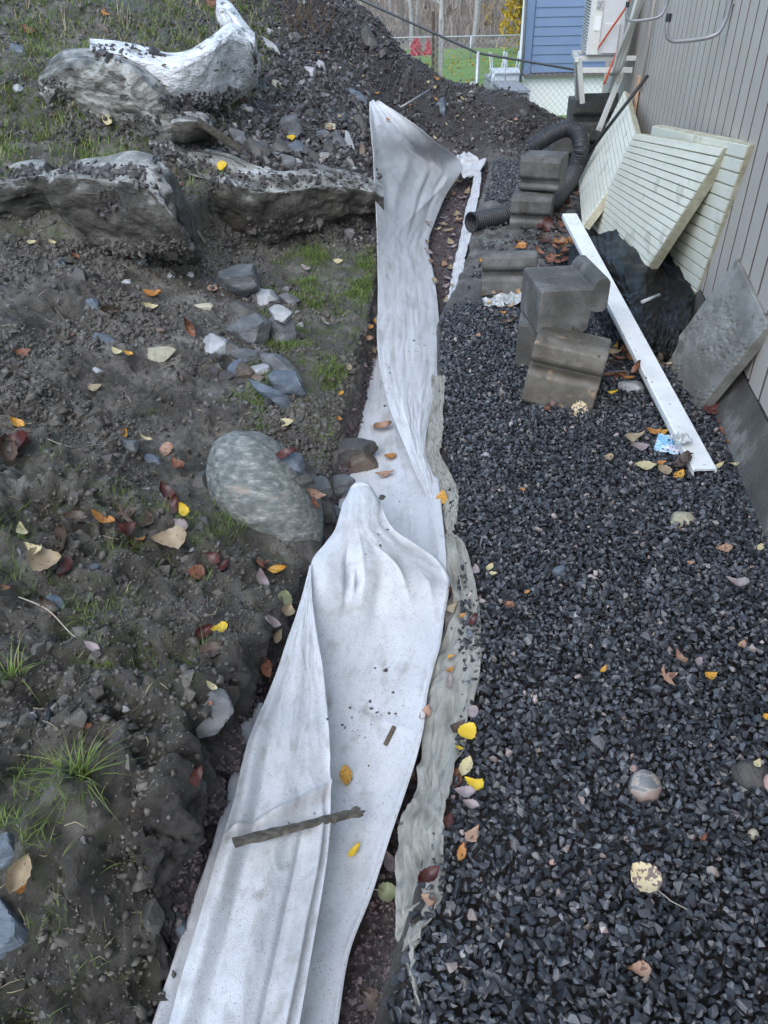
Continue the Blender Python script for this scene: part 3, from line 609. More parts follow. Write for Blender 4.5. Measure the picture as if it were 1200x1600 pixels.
B_rows = [hrow(470, 584, .02, 600, .02), hrow(500, 582, -.0, 606, .0), hrow(560, 562, -.06, 630, -.06), hrow(620, 541, -.09, 655, -.08, .01), hrow(690, 517, -.11, 668, -.05, .02), hrow(740, 524, -.11, 684, -.02, .03),
          hrow(800, 530, -.10, 691, .0, .04), hrow(860, 530, -.09, 697, .01, .05), hrow(920, 530, -.09, 698, .0, .05), hrow(980, 530, -.09, 694, -.01, .05)]
def dispB(u, v, X):
    return .012*crease(u, .62+.1*v, .05)*soft(v, .55, .3)+.010*nz2(u, v, 5, 3, 1)+.014*crease(u, .93, .06)-.006*crease(u, .40-.15*v, .03)+.004*nz2(u, v, 22, 16, 7)
def dirtB(u, v, X): return .55*np.clip(nz2(u, v, 9, 30, 4)*3, 0, 1)*soft(u, .55, .3)*sig((.6-v)/.05)+.25*np.clip(.2-u, 0, 1)*4
local(sheet('back_panel', loft(B_rows, 70, 220), M['fabric'], geo, dispB, dirtB))
U_rows = [[(577+i*3, 161-(i == 1)*3-(i == 2)*4, 0, 7.45) for i in range(6)],
          [(577+i*5.2, 164, 0, 7.2) for i in range(6)],
          hrow(190, 578, .66, 650, .52, .02, 6, 6), hrow(215, 580, .60, 684, .34, .03, 8, 6), hrow(240, 582, .52, 714, .10, .03, 6, 6), hrow(265, 584, .45, 719, .00, .03, 4, 6), hrow(300, 586, .36, 699, -.06, .02, 0, 6),
          hrow(340, 588, .29, 682, -.10, .01, 0, 6), hrow(380, 589, .22, 669, -.11, .0, 0, 6), hrow(430, 590, .17, 677, -.08, -.01, 0, 6), hrow(480, 590, .13, 684, -.05, -.01, 0, 6), hrow(540, 589, .10, 687, -.03, -.01, 0, 6),
          hrow(600, 599, .07, 682, -.02, -.01, 0, 6), hrow(650, 613, .04, 671, -.01, -.01, 0, 6), hrow(700, 634, .0, 664, .0, -.01, 0, 6), hrow(745, 652, -.02, 677, -.01, -.01, 0, 6), hrow(790, 672, -.03, 687, -.02, 0, 0, 6)]
def dispU(u, v, X):
    wv = np.interp(v, [0, .12, .3, .42, .5, 1], [.5, 1.1, 1.3, .55, .12, .06])
    f = 0
    for c, w_, a, ph in ((.20, .05, -.020, 3.), (.33, .07, .022, .5), (.55, .04, -.026, 5.), (.66, .06, .030, 1.), (.90, .035, -.022, 2.)):
        cc = c+.09*np.sin(v*8+ph); f = f+a*soft(u, cc, w_)
    return f*wv*.52+.016*nz2(u, v, 3, 6, 2)*np.clip(1.4-2*v, .35, 1)+.008*np.abs(nz2(u, v, 6, 18, 3))+.030*crease(u-.25*np.sin(v*22), .62, .10)*soft(v, .33, .10)+.012*soft(u, .5, .25)*np.clip(v-.4, 0, .5)+.008*crease(u-.5*(v-.82)*3, .35, .04)*soft(v, .86, .05)
def dirtU(u, v, X): return np.clip(nz2(u, v, 8, 22, 14)*3-.5, 0, 1)*.5*sig((v-.45)/.03)+.5*soft(u, .93, .02)*sig((.25-v)/.02)+.3*soft(v, .55, .02)*np.clip(nz2(u, v, 5, 60, 2)*4, 0, 1)
local(sheet('upper_drape', loft(U_rows, 110, 380), M['fabric'], geo, dispU, dirtU))
E_rows = [hrow(246, 712, .06, 732, .06, 0, -6), hrow(256, 712, .03, 748, .04, .01, -6), hrow(266, 716, .0, 760, .02, .01, -16), hrow(276, 722, -.03, 752, -.01, .0, -8), hrow(281, 726, -.05, 742, -.04, 0, -4)]
local(sheet('end_corner', loft(E_rows, 26, 26), M['fabric'], geo, lambda u, v, X: .035*nz2(u, v, 3, 3, 5)+.02, lambda u, v, X: .4*np.clip(nz2(u, v, 5, 5, 9)*3, 0, 1)))
M_rows = [[(548, 782, .0), (553, 768, .02), (563, 763, .02), (573, 766, .02), (581, 779, .0)], [(545, 775, .12), (552, 758, .16), (563, 753, .165), (575, 757, .16), (584, 772, .12)], [(541, 778, .14), (550, 764, .172), (564, 760, .178), (579, 763, .17), (589, 777, .13)], [(536, 787, .15), (549, 777, .176), (565, 773, .18), (583, 777, .17), (596, 789, .14)], hrow(805, 531, .16, 601, .145, -.02), hrow(828, 524, .15, 615, .125, -.02),
          hrow(850, 508, .14, 648, .085, -.02), hrow(875, 489, .13, 684, .04, -.025), hrow(903, 484, .12, 700, .01, -.02), hrow(930, 480, .11, 699, .0, .0), hrow(965, 472, .10, 694, -.01, .03), hrow(1010, 456, .09, 688, -.01, .05),
          hrow(1080, 428, .08, 669, -.02, .06), hrow(1150, 402, .07, 660, -.03, .07), hrow(1220, 384, .06, 641, -.05, .07), hrow(1300, 362, .05, 614, -.06, .06), hrow(1400, 336, .04, 581, -.08, .05),
          hrow(1490, 308, .03, 546, -.08, .04), hrow(1600, 264, .02, 528, -.09, .04), hrow(1760, 210, .02, 505, -.09, .03), hrow(1960, 150, .0, 480, -.09, .03)]
def dispM(u, v, X):
    top = sig((.48-v)/.04)
    f = -.030*soft(u, .27+.1*(v-.36), .024)*soft(v, .39, .06)+.020*crease(u, .39, .07)*soft(v, .34, .10)+.018*soft(u, .14, .08)*soft(v, .38, .09)-.026*soft(u, .35, .018)*soft(v, .41, .025)
    f = f+.024*crease(u-(v-.36)*1.3, .60, .05)*soft(v, .38, .06)-.012*soft(u, .52, .06)*soft(v, .44, .09)+.014*crease(u-(v-.43), .84, .06)*soft(v, .43, .04)
    f = f+.008*nz2(u, v, 4, 7, 12)*top+.009*nz2(u, v, 2, 5, 22)+.0015*(1-np.abs(nz2(u, v, 5, 12, 32))*5)+.008*crease(u, .97, .03)
    return (f+.006*crease(v-(u-.5)*.06, .62, .006)*soft(u, .7, .3))*np.interp(v, [0, .05, .25, .36], [0, .15, .6, 1])
def dirtM(u, v, X):
    return np.clip(nz2(u, v, 9, 34, 41, 4)*2.6-.25, 0, 1)*(.4+.7*soft(v, .60, .06))+.5*np.clip(nz2(u, v, 30, 90, 43)*3-1, 0, 1)*soft(v, .60, .05)
local(sheet('main_panel', loft(M_rows, 150, 460), M['fabric'], geo, dispM, dirtM))
F_rows = [hrow(884, 484, .126, 487, .126), hrow(915, 477, .125, 487, .128), hrow(950, 466, .12, 489, .12), hrow(1000, 449, .115, 495, .10), hrow(1050, 432, .11, 503, .075), hrow(1100, 412, .10, 508, .055), hrow(1150, 391, .10, 511, .045, -.01),
          hrow(1200, 377, .095, 513, .03, -.01), hrow(1250, 366, .09, 514, .02, -.01), hrow(1300, 351, .085, 513, .012, -.01), hrow(1350, 336, .08, 508, .01, -.01), hrow(1400, 322, .075, 500, .01, -.01), hrow(1470, 301, .07, 488, .01, -.01),
          hrow(1540, 280, .065, 476, .01, -.01), hrow(1620, 258, .06, 462, .01, -.01), hrow(1780, 200, .06, 430, .0, -.01), hrow(1960, 140, .05, 400, .0)]
def dispF(u, v, X):
    f = .016*soft(u, .12, .07)*sig((v-.3)/.05)-.016*soft(u, .27, .07)*sig((v-.42)/.05)*sig((.85-v)/.1)+.012*soft(u, .5, .12)*sig((v-.3)/.1)
    f = f-.014*soft(u, .76-.12*(v-.5), .04)*sig((v-.56)/.02)+.024*crease(u, .90-.08*(v-.5), .05)*sig((v-.54)/.02)+.007*nz2(u, v, 2, 4, 52)+.0012*(1-np.abs(nz2(u, v, 4, 10, 53))*5)
    return f+.010*crease(u, 1.0, .03)+.012*crease(v+(u-.5)*.10, .52, .006)*sig((u-.06)/.03)
def dirtF(u, v, X):
    g_ = soft(v+(u-.5)*.10, .535, .018)*.5
    return g_+np.clip(nz2(u, v, 7, 24, 61, 4)*2.6-.2, 0, 1)*.6+.9*soft(u, .86-.08*(v-.5), .075)*sig((v-.60)/.03)*(.55+.6*nz2(u, v, 14, 30, 62))+.7*soft(u, .45, .05)*soft(v, .69, .008)+.6*soft(u, .04, .05)*soft(v, .47, .01)
local(sheet('overlying_fold', loft(F_rows, 110, 420), M['fabric'], geo, dispF, dirtF))
L_rows = [hrow(1098, 379, .03, 410, .05), hrow(1130, 378, .04, 404, .06), hrow(1180, 372, .03, 390, .06), hrow(1230, 364, .02, 380, .06), hrow(1290, 347, .02, 372, .05), hrow(1330, 334, .02, 365, .05), hrow(1400, 309, .01, 350, .05), hrow(1480, 281, .0, 330, .05), hrow(1600, 240, .0, 300, .04), hrow(1780, 180, .0, 250, .04), hrow(1960, 120, .0, 200, .03)]
local(sheet('outer_hem', loft(L_rows, 36, 200), M['fabric'], geo, lambda u, v, X: .016*soft(u, .2, .16)-.010*soft(u, .5, .1)+.006*nz2(u, v, 4, 14, 71), lambda u, v, X: .30+.3*nz2(u, v, 6, 30, 72)))
# dirty grey geotextile under the gravel edge
dg = empty('old_geotextile', pz(700, 950, -.05), 'dirty grey crumpled geotextile strip coming out from under the black gravel', 'ground cloth')
G1 = [hrow(588, 672, -.02, 697, .018), hrow(640, 666, -.03, 693, .018), hrow(680, 658, -.03, 692, .018), hrow(708, 654, -.02, 688, .02), hrow(735, 662, -.03, 702, .02), hrow(765, 674, -.03, 715, .02), hrow(795, 680, -.04, 716, .022), hrow(830, 688, -.05, 708, .015), hrow(850, 692, -.05, 704, .0)]
G2 = [hrow(836, 690, -.01, 712, .03), hrow(850, 692, -.0, 726, .03), hrow(900, 695, -.01, 741, .018), hrow(950, 696, -.02, 749, .018), hrow(1000, 690, -.03, 750, .017), hrow(1035, 680, -.03, 752, .016), hrow(1085, 668, -.04, 744, .014), hrow(1135, 664, -.05, 729, .012), hrow(1200, 656, -.06, 715, .010),
      hrow(1245, 648, -.05, 704, .014), hrow(1290, 628, -.05, 694, .014), hrow(1350, 620, -.05, 694, .01), hrow(1405, 621, -.05, 690, .01), hrow(1450, 624, -.05, 662, .01), hrow(1500, 628, -.05, 648, .01), hrow(1560, 636, -.04, 660, .01), hrow(1640, 640, -.05, 665, .0)]
dD = lambda u, v, X: .25+.9*np.clip(nz2(u, v, 10, 20, 81, 4)*2, 0, 1)
local(sheet('upper_strip', loft(G1, 40, 130), M['fabric_dirty'], dg, lambda u, v, X: .014*nz2(u, v, 4, 14, 82)+.008*(1-np.abs(nz2(u, v, 9, 26, 83))*4), dD))
local(sheet('lower_strip', loft(G2, 60, 360), M['fabric_dirty'], dg, lambda u, v, X: .016*nz2(u, v, 2.4, 12, 84, 3)+.009*(1-np.abs(nz2(u-.3*np.sin(v*11), v, 3, 12, 85))*4)+.005*np.abs(nz2(u-.1*np.sin(v*14), v, 11, 9, 86))*sig((v-.45)/.1), dD))
S_rows = [hrow(272, 742, -.02, 753, .0), hrow(300, 738, -.03, 751, .0), hrow(330, 729, -.05, 745, -.02), hrow(362, 724, -.08, 740, -.03), hrow(400, 716, -.10, 731, -.04), hrow(430, 710, -.12, 727, -.05), hrow(455, 706, -.12, 724, -.05), hrow(480, 700, -.12, 716, -.07), hrow(499, 695, -.12, 699, -.11)]
o = sheet('geotextile_strip', loft(S_rows, 22, 160), M['fabric'], None, lambda u, v, X: .02+.016*nz2(u, v, 3, 22, 91)+.01*nz2(u, v, 5, 50, 92), lambda u, v, X: .3*np.clip(nz2(u, v, 5, 40, 93)*3, 0, 1))
prop(o, 'narrow torn white geotextile strip along the right edge of the far ditch floor', 'ground cloth')

# short straws, rootlets and needles lying on the bank (stuff)
def litter_straws(name, n, weight, Lr, w_, mat, seed):
    r = np.random.default_rng(seed); pc, nc_, ic = pick(weight, n); V = np.zeros((n, 6, 3)); a = r.uniform(0, 6.28, n); d_ = np.stack([np.cos(a), np.sin(a), r.normal(0, .15, n)], 1); d_ -= nc_*(d_*nc_).sum(1, keepdims=True); d_ /= np.linalg.norm(d_, axis=1, keepdims=True)
    s_ = np.cross(nc_, d_); L_ = r.uniform(*Lr, n)[:, None]*(.6+.3*wz[ic])[:, None]; W_ = w_*(.7+.3*wz[ic])[:, None]; b = pc+nc_*.006; bend = s_*L_*r.normal(0, .12, (n, 1))+nc_*L_*r.uniform(0, .10, (n, 1))
    V[:, 0] = b-d_*L_/2-s_*W_; V[:, 1] = b-d_*L_/2+s_*W_; V[:, 2] = b+bend-s_*W_; V[:, 3] = b+bend+s_*W_; V[:, 4] = b+d_*L_/2-s_*W_*.4; V[:, 5] = b+d_*L_/2+s_*W_*.4
    F = np.array([(0, 1, 3, 2), (2, 3, 5, 4)])[None]+(np.arange(n)*6)[:, None, None]; prop(link(name, mesh_from(name, V.reshape(-1, 3), F.reshape(-1, 4), M[mat], False, attrs=dict(tone=np.repeat(r.random(n), 6)))), kind='stuff')
litter_straws('dry_straws', 900, bankc*pers*(uc > 7.6), (.012, .045), .0007, 'dry', 31)
litter_straws('dark_rootlets', 1300, bankc*pers*(uc > 7.2), (.010, .05), .0008, 'twig', 32)
# ------------------------------------------------------------------ stones
_ico = {}
def ico(n):
    if n not in _ico:
        bm = bmesh.new(); bmesh.ops.create_icosphere(bm, subdivisions=n, radius=1); V = np.array([v.co[:] for v in bm.verts]); F = np.array([[v.index for v in f.verts] for f in bm.faces]); bm.free(); _ico[n] = (V, F)
    return _ico[n]
def cellfacets(P, size, slope, seed=0):
    Q = np.asarray(P)/size+seed*3.7; i = np.floor(Q).astype(np.int64); best = np.full(len(Q), 9e9); val = np.zeros(len(Q))
    for dx in (-1, 0, 1):
        for dy in (-1, 0, 1):
            for dz in (-1, 0, 1):
                c = i+np.array([dx, dy, dz]); h = _perm[_perm[_perm[c[:, 0] & 255]+(c[:, 1] & 255)]+(c[:, 2] & 255)]
                pt = c+.5+_gr[h]*.45; df = Q-pt; d2 = (df**2).sum(1); g_ = _gr[(h*7+13) & 255]; m_ = d2 < best; best[m_] = d2[m_]; val[m_] = ((df*g_).sum(1)+_gr[(h*3+5) & 255][:, 0]*.5)[m_]
    return val*size*slope
def tri_facets(U, V_, size, seed=0):
    x = U/size+seed*5.3; y = V_/size+seed*2.1; s = (x+y)*.366025; i = np.floor(x+s); j = np.floor(y+s); fx = x+s-i; fy = y+s-j; i = i.astype(np.int64); j = j.astype(np.int64)
    R = lambda a, b: _gr[_perm[_perm[(a+seed*31) & 255]+(b & 255)]][:, 1]
    up = fx > fy; v0 = R(i, j); v1 = np.where(up, R(i+1, j), R(i, j+1)); v2 = R(i+1, j+1); w0 = 1-np.maximum(fx, fy); w2 = np.minimum(fx, fy)
    return w0*v0+(1-w0-w2)*v1+w2*v2
def rock_mesh(seed, dims, ax, mat, angular=.95, sub=4, ncut=17, rough=.025):
    """dims along ax rows (3x3 basis rows)"""
    V, F = ico(sub); r = np.random.default_rng(seed); n = r.normal(size=(ncut, 3)); n /= np.linalg.norm(n, axis=1, keepdims=True); h = r.uniform(.52, .80, ncut)
    dn = V@n.T; rad = np.where(dn > .05, h/np.maximum(dn, .05), 9); a = np.sort(rad, axis=1)[:, 0]; rr = np.minimum(a, 1.5)
    rr = (1-angular)*1.0+angular*rr; X = V*rr[:, None]
    X = X/np.abs(X).max(0)
    X += V*(fbm(V+seed, 2.2, 3)*rough*2+fbm(V+seed, 7, 2)*rough*.7)[:, None]
    X = X*(np.array(dims)/2)
    return mesh_from('stone', X@np.array(ax), F, mat, angular < .45), X@np.array(ax), F
def stone(px, py, wpx, hpx, ang, mat, label, name='stone', cat='stone', group=None, angular=.97, deep=.8, sink=.30, sub=4, bvh=True, rough=.02, Y=None, lift=0):
    p, n = hit(px, py)
    if Y: p = pY(px, py, Y)
    dp = depth_of(p); w, h = 1.1*wpx*dp/FPX, 1.1*hpx*dp/FPX; d = deep*min(w, h); a = math.radians(ang)
    X_ = CR*math.cos(a)+CU*math.sin(a); Z_ = -CR*math.sin(a)+CU*math.cos(a); Y_ = -CF
    me, V, F = rock_mesh(int(px*7+py), (w, h, d), (X_, Z_, Y_), M[mat], angular, sub, rough=rough)
    if group == 'odd stones on the black gravel': lift = .014
    c = p-CF*d*(.5-sink)*.8+np.array([0, 0, lift]); o = link(name, me, None, c); prop(o, label, cat, group)
    if bvh: add_bvh(V+c, F)
    return o
stone(421, 783, 218, 134, -58, 'boulder', 'big smooth striped grey boulder lying at the ditch edge, largest loose stone', name='boulder', cat='boulder', angular=.22, deep=1.0, sink=.22, sub=5, rough=.02)
GP = 'stones of the pile on the mud slope'
for a in [
 (370, 446, 66, 64, 10, 'rock_grey', 'dark angular rock with a pale cap, topmost of the stone pile'), (418, 470, 48, 32, -25, 'rock_white', 'smooth light grey stone just right below the topmost pile rock'),
 (443, 523, 46, 74, 18, 'rock_grey', 'tall blocky grey stone at the right edge of the pile'), (440, 492, 36, 28, -10, 'rock_white', 'pale wedge stone on top of the tall blocky stone'), (398, 522, 70, 56, -35, 'rock_grey', 'layered slaty stone slanting in the middle of the pile'),
 (380, 492, 60, 36, -20, 'rock_dark', 'muddy flat stone below the topmost pile rock'), (342, 542, 46, 36, -25, 'rock_white', 'grey stone with white streaks at the left of the pile'), (366, 549, 30, 34, 10, 'rock_dark', 'small dark cube stone left of the slaty stone'),
 (393, 560, 52, 30, -35, 'rock_grey', 'small slab tucked under the slanting slaty stone'), (368, 582, 34, 40, 15, 'rock_blue', 'small bluish block stone at the lower left of the pile'), (386, 584, 28, 34, 0, 'rock_brown', 'brown crumbly stone between two blue stones'),
 (440, 575, 78, 30, -32, 'rock_grey', 'thin slanting slab in the right half of the pile'), (414, 581, 40, 26, 5, 'rock_white', 'light grey stone below the thin slanting slab'), (450, 604, 60, 50, -20, 'rock_blue', 'rounded blue grey stone at the foot of the pile'),
 (430, 620, 94, 34, -28, 'rock_blue', 'long bluish slab lowest in the stone pile'), (400, 590, 26, 16, 0, 'rock_brown', 'tiny brown stone above the long bluish slab'), (452, 470, 34, 22, -10, 'rock_grey', 'flat stone at the border of the pile and mossy shelf')]:
    stone(*a, group=GP, deep=1.0, sink=.2)
GS = 'single stones on the mud slope'
for a in [
 (313, 480, 38, 22, 5, 'rock_pale', 'pale beige stone between the topmost pile rock and the orange leaf'), (160, 530, 54, 34, -28, 'rock_blue', 'flat bluish slab alone in the mud on the left'), (145, 477, 18, 24, 0, 'rock_blue', 'small blue pebble above the flat bluish slab'),
 (95, 412, 20, 16, 0, 'rock_blue', 'bluish pebble under the left ledge'), (218, 408, 24, 18, -20, 'rock_grey', 'grey pebble below the crack between the ledges'), (248, 553, 52, 32, 15, 'rock_pale', 'pale beige block with a flat top in the middle of the mud slope'),
 (300, 522, 30, 54, 28, 'rock_dark', 'dark smooth upright stone beside the brown leaf'), (250, 516, 28, 12, 5, 'rock_brown', 'flat brown stone above the beige block'), (125, 435, 26, 36, 15, 'rock_dark', 'muddy stone left of the slope middle'),
 (200, 698, 48, 36, -5, 'rock_grey', 'pointed grey stone at the rim above the near shelf'), (233, 718, 36, 26, 0, 'rock_blue', 'rounded bluish pebble beside the pointed grey stone'), (152, 580, 18, 12, 0, 'rock_white', 'small pale pebble on the mud below the bluish slab'),
 (298, 430, 14, 16, 0, 'rock_white', 'white pebble above the beige stone'), (266, 432, 12, 12, 0, 'rock_white', 'tiny white pebble below the ledges'), (198, 442, 16, 12, 0, 'rock_white', 'round white pebble left of the small ones below the ledges'),
 (318, 757, 34, 58, 5, 'rock_dark', 'muddy upright block touching the left side of the boulder'), (541, 712, 110, 50, 18, 'rock_dark', 'wide dark broken rock overhanging the white sheet'), (566, 722, 48, 44, 10, 'rock_brown', 'brownish end of rubble resting on the back of the white sheet'), (527, 757, 54, 44, 10, 'rock_grey', 'grey stone wedged under the wide dark broken rock'),
 (484, 738, 50, 34, -10, 'rock_dark', 'dark stone left of the grey wedged stone'), (500, 765, 46, 40, 15, 'rock_grey', 'angular grey stone in front of the wide dark broken rock'), (468, 752, 40, 30, -30, 'rock_dark', 'muddy stone hugging the right side of the boulder'), (520, 800, 26, 22, 0, 'rock_blue', 'small bluish stone at the left rim of the raised fold'), (455, 722, 40, 34, -20, 'rock_blue', 'bluish stone behind the upper end of the boulder'), (508, 800, 40, 38, 20, 'rock_dark', 'dark stone between the boulder and the raised fold'),
 (480, 865, 44, 50, 20, 'rock_dark', 'muddy stone at the foot of the boulder beside the raised fold'), (335, 1108, 64, 62, 20, 'rock_grey', 'grey stone set in the corner of the near shelf'), (12, 1328, 50, 60, 5, 'rock_blue', 'bluish stone at the left photo edge above the fallen leaf'),
 (8, 1455, 66, 100, 15, 'rock_blue', 'large smooth blue grey stone cut by the lower left photo edge'), (85, 945, 34, 26, -25, 'rock_blue', 'bluish pebble beside the white root on the near shelf'), (195, 1108, 20, 12, 0, 'rock_white', 'white chip at the shelf surface left of the corner stone'),
 (145, 887, 22, 12, 0, 'rock_blue', 'flat blue pebble right of the dark red wet leaf'), (48, 1120, 18, 14, 10, 'rock_white', 'white pebble beside the charred wood scrap'), (193, 905, 18, 16, 0, 'rock_dark', 'dark pebble in the middle of the near shelf'),
 (235, 1440, 50, 60, 10, 'rock_dark', 'dark stone in the shaded wall under the near shelf'), (280, 1440, 26, 54, 20, 'rock_blue', 'glossy bluish stone at the wall foot beside the white sheet')]:
    stone(*a, group=GS, sink=.5)
GU = 'stones on the upper scree'
for a in [
 (415, 72, 50, 18, -35, 'rock_white', 'pale flat slab sticking out beside the top of the bright rock'), (30, 80, 28, 16, -25, 'rock_blue', 'pale bluish stone in the grass at the far upper left'), (161, 44, 26, 12, -40, 'rock_brown', 'thin brownish stone in the upper grass'),
 (27, 140, 18, 14, 0, 'rock_white', 'pale green white stone at the left edge of the grass'), (372, 216, 20, 52, 42, 'rock_grey', 'slanting slab right beside the old plank'), (401, 237, 44, 38, -10, 'rock_dark', 'rounded dark stone right of the slanting slab'),
 (347, 218, 26, 16, -20, 'rock_pink', 'reddish stone above the old plank'), (384, 173, 28, 18, -10, 'rock_white', 'whitish stone at the left end of the scree'), (456, 209, 36, 42, 20, 'rock_grey', 'grey block in the middle of the scree row'),
 (464, 236, 44, 32, -20, 'rock_blue', 'bluish rounded stone under the grey scree block'), (446, 252, 48, 24, -20, 'rock_grey', 'flat slab in front of the bluish scree stone'), (413, 265, 48, 14, -25, 'rock_white', 'thin pale slab lying on the ledge top'),
 (436, 232, 26, 30, 30, 'rock_dark', 'dark stone left of the bluish scree stone'), (486, 246, 36, 24, -5, 'rock_dark', 'dark stone between the scree row and yellow leaf'), (506, 212, 24, 20, 0, 'rock_grey', 'small grey stone above the end of the scree row'),
 (532, 228, 22, 46, 22, 'rock_grey', 'slanting slab near the ledge end'), (548, 229, 20, 46, 18, 'rock_white', 'lighter slanting slab second from the white sheet'), (567, 234, 18, 40, 15, 'rock_brown', 'brownish upright slab next to the white sheet'),
 (516, 236, 26, 28, 0, 'rock_dark', 'dark stone left of the slanting slabs'), (566, 198, 26, 30, 0, 'rock_dark', 'dark clump above the slabs beside the white sheet'), (485, 114, 20, 18, 0, 'rock_white', 'round pale stone in the upper scree'),
 (500, 104, 14, 24, 20, 'rock_white', 'pale pointed stone right above the round pale one'), (432, 135, 14, 18, 0, 'rock_pale', 'pale beige stone in the upper scree'), (558, 151, 34, 16, -30, 'rock_blue', 'flat light slab left of the sheet top'),
 (515, 198, 18, 12, 0, 'rock_pale', 'small beige stone left of the slabs'), (330, 184, 14, 26, 0, 'rock_grey', 'upright grey chip under the bright rock'), (345, 190, 22, 16, -10, 'rock_blue', 'bluish chip above the reddish stone'),
 (692, 170, 22, 34, 5, 'rock_blue', 'thin upright slate standing on the soil mound'), (485, 178, 24, 14, 0, 'rock_dark', 'dark stone above the scree row'), (420, 52, 14, 14, 0, 'rock_white', 'tiny pale stone above the pale flat slab'),
 (575, 68, 26, 44, 5, 'rock_dark', 'dark stump shaped clod on the crest of the soil mound'), (818, 176, 16, 16, 0, 'rock_dark', 'dark clod on the mound crest left of the white wall'), (532, 187, 20, 16, 0, 'rock_grey', 'small grey stone above the ledge end slabs'), (545, 120, 18, 12, 0, 'rock_grey', 'small grey stone high on the scree'),
 (465, 255, 18, 14, 0, 'rock_white', 'small pale stone beside the flat scree slab'), (500, 265, 44, 16, -15, 'rock_grey', 'pale streaked flat stone on the ledge end')]:
    stone(*a, group=GU, sink=.42, sub=3)
GG = 'odd stones on the black gravel'
for a in [
 (1003, 1232, 48, 50, 10, 'rock_band', 'rounded two toned pebble, pinkish above and grey below, on the gravel', .25), (1170, 1218, 62, 50, -35, 'rock_dark', 'large smooth dark stone at the right photo edge', .5), (1199, 1228, 18, 30, 10, 'rock_pink', 'pink stone touching the large dark stone', .4),
 (1063, 820, 48, 34, -18, 'rock_pale', 'pale angular block with a flat grey side on the gravel', .8), (985, 613, 40, 30, -8, 'rock_white', 'light grey stone beside the front concrete block', .8), (955, 593, 54, 18, 8, 'rock_grey', 'flat dark slate behind the light grey stone', .8),
 (1173, 1308, 16, 18, 0, 'rock_pale', 'small round grey pebble below the large dark stone', .25), (988, 1207, 12, 14, 0, 'rock_pink', 'small pink pebble above the two toned pebble', .3), (913, 1243, 13, 15, 0, 'rock_white', 'small white stone left of the two toned pebble', .6),
 (723, 1495, 13, 13, 0, 'rock_white', 'round whitish pebble near the grey strip in the foreground', .3), (1103, 839, 22, 12, -15, 'rock_brown', 'reddish brown flat stone right of the pale block', .7), (899, 967, 15, 12, 0, 'rock_white', 'white angular stone in the middle of the gravel', .7),
 (887, 1030, 12, 10, 0, 'rock_white', 'small white stone above the orange leaf scrap', .7), (872, 898, 24, 18, 10, 'rock_blue', 'bluish flat stone in the middle of the gravel', .8), (758, 717, 14, 12, 0, 'rock_white', 'white stone left in the upper gravel', .6),
 (898, 1420, 12, 11, 0, 'rock_white', 'small pale blue stone left of the spotted leaf', .7), (1092, 1385, 11, 9, 0, 'rock_pink', 'tiny pink stone right of the spotted leaf stem', .6), (856, 1385, 14, 12, 0, 'rock_brown', 'brown pebble below the orange leaves in the gravel', .4), (862, 1352, 12, 10, 0, 'rock_pink', 'reddish pebble in the lower gravel', .5)]:
    stone(*a[:7], group=GG, angular=a[7], sink=.25, sub=3 if a[2] > 30 else 2)
